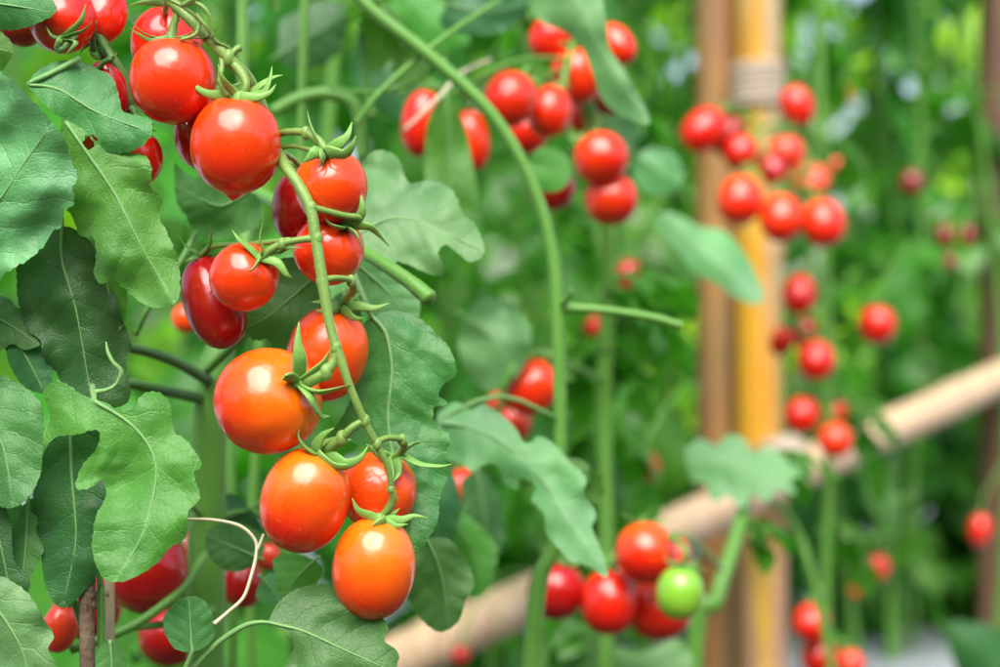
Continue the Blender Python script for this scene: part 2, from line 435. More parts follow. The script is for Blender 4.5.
# ------------------------------------------------------------------ leaves
def seg_uv(p, rib):
    """(distance along rib, signed distance) of 2-D point p; the ends carry on straight"""
    best = None; acc = 0
    for i in range(len(rib) - 1):
        a = rib[i]; b = rib[i + 1]; d = b - a; L = np.hypot(*d); d = d / L
        s = (p - a) @ d
        lo = -1e9 if i == 0 else 0; hi = 1e9 if i == len(rib) - 2 else L
        sc = min(max(s, lo), hi); q = a + d * sc; w_ = p - q; dist = np.hypot(*w_)
        sg = math.copysign(1, d[0] * w_[1] - d[1] * w_[0])
        if best is None or dist < best[0]: best = (dist, acc + sc, sg * dist)
        acc += L
    return best[1], best[2]

def traced_leaf(outline, rib, z, parent, mat='leaf', veins=6, fold=0.25, tilt=(0, 0), wave=8, quilt=1.3, step=4.0, seed=0,
                stalk=None, holes=(), teeth=1.0, metre=False, label=None, curl=0.0, ribw=0.0007, midrib=True):
    """One leaf blade from its outline. z: photo-pixels nearer than D0, or its distance in metres if metre=True.
    tilt: how much nearer per pixel to the right / downward. fold: how far the halves turn away from the midrib."""
    d0 = z if metre else D0 - z * S0
    S = K * d0
    ol = crom([*outline, outline[0]], 5)[:-1]
    # resample evenly with gentle teeth
    pts = np.array([p[:2] for p in ol]); nxt = np.roll(pts, -1, axis=0); L = np.hypot(*(nxt - pts).T); per = L.sum(); n = max(24, int(per / (step * 0.62)))
    cum = np.concatenate([[0], np.cumsum(L)]); cl = np.vstack([pts, pts[:1]])
    r_ = random.Random(seed)
    res = np.array([[np.interp(u, cum, cl[:, 0]), np.interp(u, cum, cl[:, 1])] for u in np.linspace(0, per, n, endpoint=False)])
    tg = np.roll(res, -1, axis=0) - np.roll(res, 1, axis=0); tg /= np.maximum(np.hypot(*tg.T)[:, None], 1e-6)
    nr = np.stack([tg[:, 1], -tg[:, 0]], 1)
    area = 0.5 * np.sum(res[:, 0] * np.roll(res[:, 1], -1) - np.roll(res[:, 0], -1) * res[:, 1])
    sgn = 1 if area > 0 else -1
    for i in range(n):
        s = i * step * .62 / 13.0 + 0.6 * noise.noise(Vector((i * .07, seed, 0)))
        res[i] += sgn * nr[i] * teeth * (0.35 + 1.3 * abs(noise.noise(Vector((i * .018, seed + 2, 1))))) * ((s % 1.0) - 0.5 + 0.9 * noise.noise(Vector((i * 0.11, seed + 9, 3))))
    for i in range(n):
        ph_ = (i * step * .62 / 8.5 + 0.8 * noise.noise(Vector((i * .09, seed + 5, 2)))) % 1.0
        res[i] += sgn * nr[i] * 1.5 * (1 - abs(2 * ph_ - 1) ** 0.8 - 0.4) * (0.4 + 1.4 * abs(noise.noise(Vector((i * .03, seed + 6, 7)))))
    ribp = np.array([p[:2] for p in crom(rib, 6)])
    riblen = np.hypot(*(ribp[1:] - ribp[:-1]).T).sum()
    sp = riblen / veins
    # interior points
    lo = res.min(0); hi = res.max(0); cand = []
    ys = np.arange(lo[1], hi[1], step * 0.866)
    for j, y in enumerate(ys):
        for x in np.arange(lo[0] + (step / 2 if j % 2 else 0), hi[0], step): cand.append((x + r_.uniform(-.2, .2) * step, y + r_.uniform(-.2, .2) * step))
    cand = np.array(cand)
    def inside(pt, poly):
        x, y = pt[:, 0][:, None], pt[:, 1][:, None]; a = poly; b = np.roll(poly, -1, axis=0)
        cr = ((a[:, 1] > y) != (b[:, 1] > y)) & (x < (b[:, 0] - a[:, 0]) * (y - a[:, 1]) / (b[:, 1] - a[:, 1] + 1e-12) + a[:, 0])
        return cr.sum(1) % 2 == 1
    def mind(pt, poly):
        return np.sqrt(((pt[:, None, :] - poly[None]) ** 2).sum(2)).min(1)
    cand = cand[inside(cand, res)]; cand = cand[mind(cand, res) > step * 0.55]
    hp = []
    for (hx, hy, hr) in holes:
        k = 9; hh = np.array([[hx + hr * (1 + .45 * math.sin(3 * a + hx)) * math.cos(a), hy + hr * (1 + .4 * math.cos(2 * a + hy)) * math.sin(a)] for a in np.linspace(0, 2 * math.pi, k, endpoint=False)])
        cand = cand[~inside(cand, hh)]; cand = cand[mind(cand, hh) > step * 0.4]; hp.append(hh)
    allp = [Vector(p) for p in res] + [Vector(p) for h_ in hp for p in h_] + [Vector(p) for p in cand]
    faces = [list(range(n))]; edges = []
    o = n
    for h_ in hp: edges += [(o + i, o + (i + 1) % len(h_)) for i in range(len(h_))]; o += len(h_)
    v2, _, f2, *_x = delaunay_2d_cdt(allp, edges, faces, 1, 1e-4)
    v2 = np.array([tuple(v) for v in v2])
    if hp:
        cen = np.array([v2[list(f)].mean(0) for f in f2]); bad = np.zeros(len(f2), bool)
        for h_ in hp: bad |= inside(cen, h_)
        f2 = [f for f, b_ in zip(f2, bad) if not b_]
    ctr = ribp[len(ribp) // 2]
    V = []; UV = []
    for p in v2:
        u, v = seg_uv(p, ribp)
        U = u / sp; Vv = v / sp; av = abs(Vv)
        s = U - .85 * av + .055 * av * av
        dz = tilt[0] * (p[0] - ctr[0]) + tilt[1] * (p[1] - ctr[1]) - fold * abs(v)
        dz += quilt * (1 - math.cos(2 * math.pi * s)) * min(1, av * 1.3) * 0.5
        dz += quilt * 0.4 * noise.noise(Vector((p[0] / 9, p[1] / 9, seed)))
        dz += quilt * (0.22 * noise.noise(Vector((p[0] / 4.6, p[1] / 4.6, seed + 4))) + abs(noise.noise(Vector((p[0] / 19, p[1] / 19, seed + 8)))) * 1.0)
        dz += wave * noise.noise(Vector((p[0] / 42, p[1] / 42, seed * 3.1))) * min(1.6, 0.35 + abs(v) / (sp * 1.2))
        dz -= curl * (u / riblen) ** 2
        q = P(p[0], p[1], d0 - dz * S)
        V.append(tuple(q)); UV.append((U, Vv))
    # orient faces to the viewer
    F = []
    for f in f2:
        a, b, c_ = (v2[i] for i in f[:3])
        cr = (b[0] - a[0]) * (c_[1] - a[1]) - (b[1] - a[1]) * (c_[0] - a[0])
        F.append(tuple(f) if cr < 0 else tuple(f)[::-1])
    ob = mesh_obj('leaf', V, F, M[mat], parent, uv=UV, origin=P(rib[0][0], rib[0][1], d0))
    if label: ob['label'] = label
    # raised midrib running into the leaf stalk
    if midrib:
        pp = []; rr = []
        if stalk:
            for s_ in stalk[:-0 or None]:
                pp.append(tuple(P(s_[0], s_[1], (s_[2] if metre else D0 - s_[2] * S0)))); rr.append(ribw * 1.5)
        for i in range(0, len(ribp), 3):
            u = i / (len(ribp) - 1); p = ribp[i]
            dz = tilt[0] * (p[0] - ctr[0]) + tilt[1] * (p[1] - ctr[1]) - curl * u * u
            dz += wave * noise.noise(Vector((p[0] / 42, p[1] / 42, seed * 3.1))) * .35 + quilt * 0.4 * noise.noise(Vector((p[0] / 9, p[1] / 9, seed))) + quilt * (abs(noise.noise(Vector((p[0] / 19, p[1] / 19, seed + 8)))))
            pp.append(tuple(P(p[0], p[1], d0 - dz * S))); rr.append(ribw * (1.0 - 0.88 * u))
        Vt, Ft = tube(pp, rr, n=6, sub=3)
        mesh_obj('leaf_stalk', Vt, Ft, M['rib'], ob)
    return ob

# generic leaflet for the plants further back -------------------------------------------------
def leaflet(L, W, seed, nu=16, nv=3, droop=0.5, fold=0.35, lobes=4):
    r_ = random.Random(seed); V = []; F = []; UV = []
    x = y = 0.0; ph = r_.uniform(0, 1); bend = droop * r_.uniform(.6, 1.4)
    for i in range(nu + 1):
        u = i / nu; ang = -bend * u * 1.2
        hw = W * (math.sin(math.pi * min(1, u ** 0.72)) ** 0.8) * (1 - .15 * u)
        lob = ((u * lobes + ph) % 1.0)
        hwL = hw * (1.08 - 0.38 * lob); lob2 = ((u * lobes + ph + .4) % 1.0); hwR = hw * (1.08 - 0.38 * lob2)
        for j in range(-nv, nv + 1):
            v = j / nv; hh = hwL if v < 0 else hwR
            yy = v * hh
            zz = -fold * abs(yy) + 0.12 * W * math.sin(u * 9 + v * 2 + seed) * abs(v)
            V.append((x + .25 * abs(yy), yy, y + zz)); UV.append((u * 6, v * 2))
        x += L / nu * math.cos(ang); y += L / nu * math.sin(ang)
    m = 2 * nv + 1
    for i in range(nu):
        for j in range(m - 1): F.append((i * m + j, (i + 1) * m + j, (i + 1) * m + j + 1, i * m + j + 1))
    return np.array(V), F, np.array(UV)

class Foliage:
    def __init__(s): s.V = []; s.F = []; s.UV = []; s.n = 0
    def add(s, V, F, UV, mat4):
        Vh = np.c_[V, np.ones(len(V))] @ np.array(mat4).T
        s.V.append(Vh[:, :3]); s.UV.append(UV); s.F.extend(tuple(i + s.n for i in f) for f in F); s.n += len(V)
    def compound(s, mat4, L, lod, seed, w=1.0):
        """pinnate tomato leaf along +x of mat4, drooping"""
        r_ = random.Random(seed); pos = Vector((0, 0, 0)); ang = R(r_.uniform(5, 30)); bend = R(r_.uniform(45, 95)); steps = 6; pts = [pos.copy()]
        pairs = 3
        for k in range(steps):
            ang -= bend / steps; pos = pos + Vector((math.cos(ang), 0, math.sin(ang))) * (L * 0.62 / steps); pts.append(pos.copy())
            if k >= 1 and k % 2 == 1 or k == steps - 1:
                for sgn in (-1, 1):
                    if k == steps - 1 and sgn == 1: continue
                    last = k == steps - 1
                    yaw = 0 if last else sgn * R(r_.uniform(50, 75)); l = L * (0.42 if last else r_.uniform(.24, .36))
                    lv = leaflet(l, l * 0.36 * w, seed * 7 + k * 3 + sgn, *lod, droop=r_.uniform(.3, .9))
                    Ml = Matrix.Translation(pos) @ Matrix.Rotation(-ang if False else 0, 4, 'Y') @ Matrix.Rotation(yaw, 4, 'Z') @ Matrix.Rotation(-ang + R(r_.uniform(-5, 25)), 4, 'Y') @ Matrix.Rotation(sgn * R(r_.uniform(-10, 25)), 4, 'X')
                    s.add(*lv, mat4 @ Ml)
        V, F = tube([tuple(p) for p in pts], [0.0018] * 2 + [0.0014] * (len(pts) - 2), n=4, sub=1)
        s.add(np.array(V), F, np.zeros((len(V), 2)), mat4)
    def obj(s, name, mat, parent=None):
        return mesh_obj(name, np.vstack(s.V), s.F, mat, parent, uv=np.vstack(s.UV))


# ================================================================== THE SETTING
def structure(o): o['kind'] = 'structure'; return o
gv = []; gf = []
xs = [-60, -20, -8] + [x * 0.25 for x in range(-20, 21)] + [8, 20, 60]; ysg = [-20, -4, -1] + [y * 0.25 for y in range(0, 41)] + [14, 30, 80, 150]
for y in ysg:
    for x in xs:
        gv.append((x, y, 0.03 * noise.noise(Vector((x * 2, y * 2, 0))) if abs(x) < 6 and -0.5 < y < 11 else 0.0))
nx_ = len(xs)
for j in range(len(ysg) - 1):
    for i in range(nx_ - 1): gf.append((j * nx_ + i, j * nx_ + i + 1, (j + 1) * nx_ + i + 1, (j + 1) * nx_ + i))
structure(mesh_obj('ground', gv, gf, M['soil']))

# planting rows: each a raised bed under silver film
ROWS = [2.35, 3.1, 4.0, 5.0, 6.2]
SLOPE = 0.22
def bed(y0):
    V = []; F = []; prof = [(-.42, -0.05), (-.38, .12), (-.33, .19), (-.2, .215), (0, .22), (.2, .215), (.33, .19), (.38, .12), (.42, -0.05)]
    n = 40
    for i in range(n + 1):
        x = -4 + 10 * i / n
        for (dy, z) in prof: V.append((x, y0 + SLOPE * x + dy, z + 0.012 * noise.noise(Vector((x * 5, dy * 9, y0)))))
    m = len(prof)
    for i in range(n):
        for k in range(m - 1): F.append((i * m + k, (i + 1) * m + k, (i + 1) * m + k + 1, i * m + k + 1))
    return mesh_obj('raised_bed', V, F, M['mulch'], origin=(1, y0, 0))
for y0 in ROWS: structure(bed(y0))

# ------------------------------------------------------------------ bamboo
def culm(path, r, nodes_at, seed, r2=None):
    """bamboo culm along path with swollen joints"""
    a = Vector(path[0]); b = Vector(path[-1]); L = (b - a).length; pts = []; rad = []
    n = int(L / 0.02)
    for i in range(n + 1):
        u = i / n; p = a.lerp(b, u); s = u * L
        rr = r + ((r2 or r) - r) * u
        for q in nodes_at:
            rr += r * 0.13 * math.exp(-((s - q) / 0.006) ** 2) - r * 0.05 * math.exp(-((s - q - .014) / 0.007) ** 2)
        p = p + Vector((noise.noise(Vector((s * 2, seed, 0))), noise.noise(Vector((s * 2, seed, 5))), 0)) * 0.006
        pts.append(tuple(p)); rad.append(rr)
    return tube(pts, rad, n=20, sub=1, cap=True)
def bamboo(name, label, cat, segs, ties=(), group=None, loc=None):
    root = thing(name, label, cat, loc, group)
    for (path, r, nod, mat, sd_) in segs:
        V, F = culm(path, r, nod, sd_); mesh_obj('culm', V, F, M[mat], root, origin=path[0])
    for (c, ax, r, h) in ties:
        acc = Acc(); ax = Vector(ax).normalized(); e1 = ax.orthogonal().normalized(); e2 = ax.cross(e1); pts = []
        turns = 6
        for i in range(turns * 14 + 1):
            t_ = 2 * math.pi * i / 14; q = Vector(c) + ax * (h * (i / (turns * 14) - .5)) + (e1 * math.cos(t_) + e2 * math.sin(t_)) * r; pts.append(tuple(q))
        acc.add(tube(pts, [h / turns * .62] * len(pts), n=6, sub=1)); acc.obj('binding', M['twine'], root, origin=c)
    return root
py_ = 2.06; X = lambda px, d: (px - 500) * K * d; Z = lambda py, d: CAMZ - (py - 333.5) * K * d
bamboo('bamboo_post', 'yellow bamboo post with pinkish brown foot standing beside the browner post', 'post',
       [(((X(762, py_), py_, -0.1), (X(762, py_), py_, Z(492, py_))), 0.0262, [0.35], 'bamboo_pink', 3),
        (((X(759, py_), py_, Z(492, py_)), (X(757, py_), py_, 2.1)), 0.0245, [0.26, 0.62, 0.95, 1.3], 'bamboo_yellow', 4)],
       ties=[((X(758, py_), py_, Z(86, py_)), (0, 0, 1), 0.0262, 0.045)], loc=(X(760, py_), py_, 0))
bamboo('bamboo_post', 'weathered brown bamboo post, just left of the yellow one', 'post',
       [(((X(718, 2.1), 2.1, -0.1), (X(718, 2.1), 2.1, 2.1)), 0.0240, [0.3, 0.72, 1.1, 1.5], 'bamboo_brown', 7)], loc=(X(718, 2.1), 2.1, 0))
bamboo('bamboo_post', 'dark brown bamboo post cut by the right edge of the photo', 'post',
       [(((X(996, 2.42), 2.42, -0.1), (X(994, 2.42), 2.42, 2.1)), 0.0215, [0.34, 0.7, 1.15, 1.5], 'bamboo_dark', 9)], loc=(X(996, 2.42), 2.42, 0))
ra = P(330, 690, 1.50); rb = P(1060, 350, 2.47); ext = (rb - ra).normalized()
rc = ra.lerp(rb, 0.55)
root = bamboo('bamboo_rail', 'pale bamboo rail lashed slantwise across the posts behind the tomatoes', 'rail',
       [((tuple(ra), tuple(rb)), 0.0205, [0.12, 0.34, 0.55, 0.80, 1.03], 'bamboo_rail', 12)],
       ties=[(tuple(P(780, 463, 1.99)), ext, 0.0222, 0.04)], loc=(ra.x, ra.y, ra.z))

# ================================================================== FRONT PLANT
G1 = 'tomatoes on the sharp front truss'
def ft(px, py, z, a, b, axis, mat, label, **kw):
    return tomato(tuple(Q(px, py, z)), a * S0, b * S0, (axis[0], -axis[2], axis[1]), mat, label, kw.pop('group', G1), **kw)
T = {}
T[1] = ft(173, 80, -2, 43, 44, (-.03, 1, .12), 'scarlet', 'round scarlet tomato second from the top of the front truss, beaded with water', seed=1, tip=.03,
          drops=[(250, 40, .0012), (300, 168, .0009), (200, 120, .0006)], sepals=[
          [(160, 38, 6), (145, 34, 14), (132, 22, 18), (127, 8, 18)], [(185, 37, 8), (203, 38, 14), (216, 30, 18), (224, 18, 16)],
          [(172, 35, -8), (176, 24, -20), (186, 15, -26)], [(167, 38, 8), (150, 40, 12), (138, 34, 20), (130, 28, 24)], [(183, 36, 2), (196, 30, 2), (206, 20, 6)]], wid=.0009)
T[2] = ft(167, 44, -78, 38, 40, (.1, 1, .1), 'red', 'red tomato half hidden at the very top of the front truss', seed=2)
T[3] = ft(236, 145, 10, 45, 49, (.08, 1, .15), 'scarlet', 'large scarlet tomato with a pointed tip and spiky green calyx', seed=3, tip=.16, sepals=[
          [(225, 96, 14), (208, 94, 24), (195, 86, 28), (188, 75, 26)], [(252, 97, 16), (264, 92, 24), (270, 78, 24), (272, 66, 20)],
          [(232, 90, 20), (222, 78, 30), (218, 64, 32)], [(250, 94, 12), (262, 84, 16), (274, 77, 14), (283, 75, 10)], [(243, 97, 24), (258, 97, 28), (270, 92, 26), (276, 84, 20)],
          [(236, 92, -4), (226, 84, -14), (222, 76, -20)]], wid=0.0016, sepmat='sepal_bright')
T[4] = ft(208, 131, -66, 35, 42, (.1, 1, 0), 'red', 'red tomato tucked behind the pointed one, only its left side showing', seed=4, drops=[(200, 70, .0008)])
T[5] = ft(331, 187, -8, 37, 37, (-.15, .92, .42), 'orange', 'orange red tomato high on the right of the front truss, behind the forked stalk', seed=5, sepals=[
          [(318, 142, 22), (311, 126, 26), (307, 110, 22)], [(336, 146, 28), (347, 136, 34), (352, 122, 32)], [(330, 152, 34), (344, 154, 38), (352, 146, 44), (356, 136, 46)],
          [(317, 152, 34), (310, 157, 38), (303, 163, 38)], [(322, 155, 38), (322, 163, 40), (318, 169, 38)]], wid=0.0021, sepmat='sepal_bright')
T[50] = ft(301, 207, -80, 30, 40, (.1, 1, 0), 'crimson', 'deep red tomato in the shade left of the front stalk, behind the orange red one', seed=6)
T[6] = ft(329, 250, -26, 36, 35, (.52, .66, .52), 'scarlet', 'small scarlet tomato midway down the front truss with its calyx to the right', seed=7, sepals=[
          [(346, 216, 2), (340, 205, 6), (338, 194, 6)], [(360, 216, 6), (362, 204, 10), (360, 192, 8)], [(366, 226, 2), (378, 234, -4), (389, 246, -8)],
          [(340, 228, 12), (330, 224, 16), (324, 216, 18)], [(356, 234, 14), (360, 244, 14), (364, 252, 8)]], wid=0.0015, sepmat='sepal_bright')
T[7] = ft(244, 277, 0, 34, 35, (.52, .52, .62), 'scarlet', 'small round scarlet tomato hanging left of the front stalk', seed=8, sepals=[
          [(262, 248, 26), (260, 236, 32), (263, 222, 34)], [(252, 250, 24), (240, 240, 28), (232, 230, 26)], [(258, 262, 36), (252, 270, 40), (247, 270, 42)],
          [(276, 262, 28), (286, 274, 28), (292, 278, 24)], [(276, 254, 20), (290, 248, 16), (304, 248, 12)]], wid=0.0015, sepmat='sepal_bright')
T[8] = ft(214, 302, -62, 32, 50, (-.3, .93, -.1), 'crimson', 'long dark red tomato leaning behind the small round one, dotted with drops', seed=9,
          drops=[(230, 85, .0007), (290, 100, .0009), (255, 60, .0005), (320, 80, .0007), (270, 118, .0008)], sepals=[
          [(208, 250, -52), (211, 238, -46), (209, 224, -42)], [(196, 252, -58), (186, 246, -60), (180, 238, -60)], [(212, 254, -56), (222, 252, -50), (230, 246, -46)], [(194, 258, -46), (184, 262, -44)]], wid=.001)
T[9] = ft(327, 354, -62, 42, 50, (.32, .9, .2), 'orange', 'orange red tomato behind the front stalk, halfway down the truss', seed=10, sepals=[
          [(336, 304, -38), (322, 302, -28), (312, 302, -22)], [(356, 306, -44), (374, 308, -40), (390, 303, -40)], [(344, 310, -38), (354, 318, -28), (364, 318, -24)], [(350, 300, -50), (362, 292, -56)],
          [(336, 308, -36), (326, 312, -22), (316, 310, -14)]], wid=0.0018, sepmat='sepal_bright')
T[10] = ft(268, 401, 0, 54, 51.5, (.68, .38, .62), 'fiery', 'biggest tomato of the front truss, round and orange with a yellow shoulder', seed=11, drops=[], sepals=[
          [(300, 362, 46), (298, 344, 50), (299, 322, 48)], [(288, 376, 52), (284, 378, 56), (283, 379, 58)], [(316, 392, 42), (332, 390, 46), (352, 384, 46)],
          [(310, 396, 44), (316, 408, 40), (322, 416, 30), (330, 416, 26)], [(314, 372, 40), (324, 362, 44), (330, 350, 44)]], wid=0.0023, sepmat='sepal_bright')
T[11] = ft(305, 500, 2, 44, 54, (.30, .93, .2), 'fiery', 'oval orange tomato at the lower left of the front truss with curled sepals', seed=12, sepals=[
          [(312, 452, 20), (302, 444, 26), (298, 434, 28), (302, 426, 28)], [(334, 458, 24), (346, 464, 30), (360, 458, 34), (368, 446, 34)], [(320, 456, 24), (334, 466, 28), (350, 466, 30), (362, 458, 28)],
          [(324, 446, 12), (338, 440, 14), (352, 440, 16)], [(316, 448, 22), (322, 436, 30), (334, 428, 34)]], wid=0.0021, sepmat='sepal_bright')
T[12] = ft(378, 491, -48, 40, 40, (.32, .88, .3), 'orange', 'orange red tomato behind the two lowest stalks of the front truss', seed=13, sepals=[
          [(402, 456, -20), (420, 464, -16), (440, 466, -14), (452, 464, -12)], [(388, 462, -16), (392, 476, -6), (386, 492, 0)], [(384, 456, -22), (374, 450, -18), (366, 444, -14)], [(396, 462, -14), (398, 474, -8), (392, 482, -2)],
          [(404, 450, -30), (414, 444, -34), (422, 442, -36)]], wid=0.0019, sepmat='sepal_bright')
T[13] = ft(374, 568, 0, 42, 52, (.12, .98, .12), 'amber', 'lowest tomato of the front truss, oval and amber orange', seed=14, sepals=[
          [(370, 516, 8), (358, 510, 14), (352, 498, 16)], [(390, 520, 10), (402, 520, 16), (414, 516, 18), (428, 518, 16)], [(384, 520, 18), (376, 524, 24), (372, 526, 26)], [(392, 514, -4), (400, 508, -8)],
          [(386, 522, 14), (396, 526, 18), (408, 524, 20)]], wid=0.0016, sepmat='sepal_bright')

GP = thing('tomato_plant', 'sharp tomato plant at the left bearing the front truss and large grey green leaves', 'tomato plant', (X(205, .78), .78, 0))
def stem(parent, pts, rad, mat='vine', n=12, name='stem', sub=8, label=None):
    V, F = tube([tuple(p) for p in pts], rad, n=n, sub=sub, bumps=0.06)
    o = mesh_obj(name, V, F, M[mat], parent, origin=tuple(pts[0])); 
    if label: o['label'] = label
    return o
zz = 0.79
stem(GP, [Vector((X(212, zz), zz, -0.03)), Vector((X(208, zz), zz, .2)), P(206, 640, zz), P(208, 500, zz), P(212, 385, zz), P(235, 300, .80), P(250, 200, .81), P(243, 80, .80), P(240, -40, .80), P(215, -200, .78)], [.0085, .0080, .0078, .0074, .0068, .0050, .0032, .0026, .0026, .002], name='main_stem')
stem(GP, [P(214, 384, zz), P(180, 364, .76), P(140, 350, .74), P(60, 336, .72), P(-30, 332, .70)], [.0026, .0022, .002, .002, .002], 'vine_dark', name='side_stem')
stem(GP, [P(208, 400, zz), P(160, 390, .76), P(120, 384, .75), P(60, 400, .73)], [.0024, .0021, .002, .0016], 'vine_dark', name='side_stem')
stem(GP, [P(205, 372, .78), P(250, 330, .76), P(300, 292, .74)], [.002, .0018, .0014], name='side_stem')
stem(GP, [P(135, 335, .74), P(150, 305, .74), P(180, 262, .75), P(206, 215, .76), P(226, 190, .77)], [.0013, .0013, .0012, .0012, .001], name='side_stem')
stem(GP, [P(252, 190, .80), P(300, 215, .76), P(330, 233, .74), P(380, 262, .715), P(410, 282, .705), P(429, 298, .70)], [.0028, .0026, .0024, .0025, .0028, .0031], name='cut_stalk')
stem(GP, [P(427.5, 297, .7005), P(430, 298.6, .6995), P(431.5, 300, .699)], [.0032, .0029, .0012], 'vine', name='cut_tip')

# the front truss: rachis, side stalks and knuckles, fine hairs
tr = Acc()
ra_pts = [Q(148, -22, -6), Q(172, 2, 0), Q(200, 30, 6), Q(228, 58, 10), Q(246, 76, -6), Q(262, 108, -30), Q(274, 140, -24), Q(284, 164, 6), Q(298, 184, 22), Q(310, 208, 30), Q(316, 240, 34), Q(323, 285, 38), Q(331, 330, 40), Q(340, 358, 42), Q(352, 392, 40), Q(366, 424, 34), Q(378, 447, 28), Q(388, 468, 22), Q(392, 492, 16)]
ra_rad = [.0019, .0019, .0018, .0019, .0020, .0019, .0018, .0019, .0018, .0019, .0018, .0018, .0016, .0016, .0013, .0013, .0012, .00095, .00085]
tr.add(tube([tuple(p) for p in ra_pts], ra_rad, n=14, sub=8, bumps=.16))
def side(pts, rads, **kw): tr.add(tube([tuple(Q(*p)) for p in pts], rads, n=10, sub=6, bumps=.15)); tr.add(hairs([tuple(Q(*p)) for p in pts], rads, 90, len(pts) * 7 + int(pts[0][0])))
side([(170, 0, 0), (176, 14, 0), (173, 28, 0), tuple([172, 38, 2])], [.0010, .0012, .0014, .0011])
side([(228, 58, 10), (238, 48, 8), (240, 50, 4)], [.0012, .0011, .0008])
side([(230, 60, 8), (242, 74, 12), (246, 86, 16), (241, 97, 16)], [.0014, .0016, .0013, .0012])
side([(220, 52, 6), (222, 66, 16), (220, 82, 22), (228, 96, 18)], [.0009, .0008, .0008, .0007])
side([(272, 136, -24), (288, 132, 0), (306, 133, 16), (318, 141, 22), (326, 150, 26)], [.0013, .0012, .0013, .0015, .0012])
side([(272, 150, -20), (292, 146, -4), (312, 150, 16)], [.0010, .0009, .0009])
side([(311, 207, 30), (330, 212, 22), (348, 216, 12), (360, 218, 4), (352, 224, -2)], [.0013, .0011, .0011, .0012, .0012])
side([(318, 238, 34), (300, 240, 32), (282, 244, 28), (268, 252, 24), (264, 258, 22)], [.0013, .0012, .0012, .0014, .0011])
side([(322, 280, 37), (338, 278, 26), (351, 281, 8), (353, 290, -10), (347, 297, -28), (344, 303, -50)], [.0013, .0010, .0011, .0014, .0013, .0011])
side([(336, 346, 41), (334, 360, 42), (326, 372, 42), (312, 380, 36), (304, 383, 30)], [.0014, .0015, .0019, .0022, .0017])
side([(364, 420, 34), (352, 428, 36), (342, 438, 32), (332, 446, 22), (322, 452, 10)], [.0012, .0014, .0016, .0020, .0015])
side([(376, 442, 29), (388, 438, 18), (402, 440, 2), (404, 448, -12), (396, 456, -22), (391, 458, -26)], [.0011, .0010, .0011, .0014, .0012, .0010])
side([(392, 490, 17), (393, 500, 12), (388, 510, 8), (380, 518, 4)], [.0010, .0013, .0014, .0011])
side([(168, 0, 0), (165, 12, -40), (168, 6, -78)], [.001, .001, .001])
side([(262, 106, -30), (240, 96, -50), (214, 92, -66)], [.001, .001, .001])
side([(278, 150, -15), (294, 160, -60), (302, 170, -80)], [.001, .001, .001])
side([(290, 240, 30), (250, 244, -10), (214, 246, -50), (200, 256, -62)], [.001, .0009, .001, .001])
tr.add(hairs([tuple(p) for p in ra_pts], ra_rad, 900, 5))
for (q, rr_) in [((228, 58, 10), .0027), ((272, 140, -22), .0027), ((311, 209, 30), .0025), ((317, 239, 34), .0024), ((322, 281, 37), .0024), ((336, 348, 41), .0024), ((365, 421, 34), .0021), ((377, 444, 29), .0019), ((391, 489, 17), .0015),
                 ((306, 133, 16), .0021), ((351, 281, 8), .0019), ((326, 372, 42), .0027), ((402, 440, 2), .0019), ((282, 244, 28), .0019), ((342, 438, 32), .0024)]:
    c_ = Q(*q); V_, F_ = fruit_mesh(rr_ * .82, rr_ * 1.15, 0, 1, 14, 10, 1.0, 0); tr.add(([tuple(Vector(v) + c_) for v in V_], F_))
o = tr.obj('truss_stalk', M['stem'], GP, origin=tuple(ra_pts[0])); o['label'] = 'knobbly pale green stalk of the front truss'
# where that truss leaves the plant
stem(GP, [P(238, -90, .80), P(190, -60, .72), Q(148, -22, -6)], [.0024, .0022, .0019], name='side_stem')
# upper fuzzy shoot by the top of the truss
acc = Acc()
for pts in ([(150, -10, 20), (182, 6, 24), (200, 20, 20)], [(182, 6, 24), (196, -2, 30), (212, -4, 30)], [(196, 14, 22), (206, 26, 24), (214, 40, 18), (226, 46, 12), (234, 52, 4)], [(200, 18, 20), (196, 34, 22), (180, 40, 24)],
            [(196, 2, 28), (206, 10, 30), (212, 24, 28), (213, 38, 26)]):
    pp = [tuple(Q(*p)) for p in pts]; rr = [.0009, .0007, .0005, .0004, .0003][:len(pp)]; acc.add(tube(pp, rr, n=8, sub=6)); acc.add(hairs(pp, rr, 160, int(pts[0][0]) + 3, .0011))
acc.obj('side_shoot', M['stem'], GP)

# leaves of the front plant -------------------------------------------------
LF = traced_leaf
LF([(-60, 60), (-20, 58), (8, 78), (28, 96), (48, 118), (66, 142), (70, 158), (78, 176), (72, 188), (74, 204), (64, 212), (62, 226), (52, 232), (44, 246), (30, 258), (8, 272), (-30, 300), (-120, 300), (-140, 160)],
   [(-130, 330), (-60, 262), (-10, 212), (22, 166), (48, 130)], 55, GP, 'leaf_pale', veins=9, fold=.12, wave=16, quilt=1.5, seed=1, tilt=(.1, -.1), label='broad grey green leaf filling the left edge', stalk=[(-180, 390, 20), (-160, 360, 50)], teeth=3.2)
LF([(26, 84), (44, 66), (70, 60), (92, 66), (112, 78), (120, 100), (124, 112), (148, 118), (152, 130), (146, 144), (128, 152), (104, 152), (84, 138), (66, 122), (44, 104)],
   [(28, 84), (60, 90), (96, 112), (150, 132)], 22, GP, 'leaf', veins=6, fold=.3, wave=14, seed=2, tilt=(0, .3), holes=[(92, 142, 6)], label='torn green leaf with pale scars at the upper left', stalk=[(80, 58, 5), (50, 74, 16)], teeth=1.4)
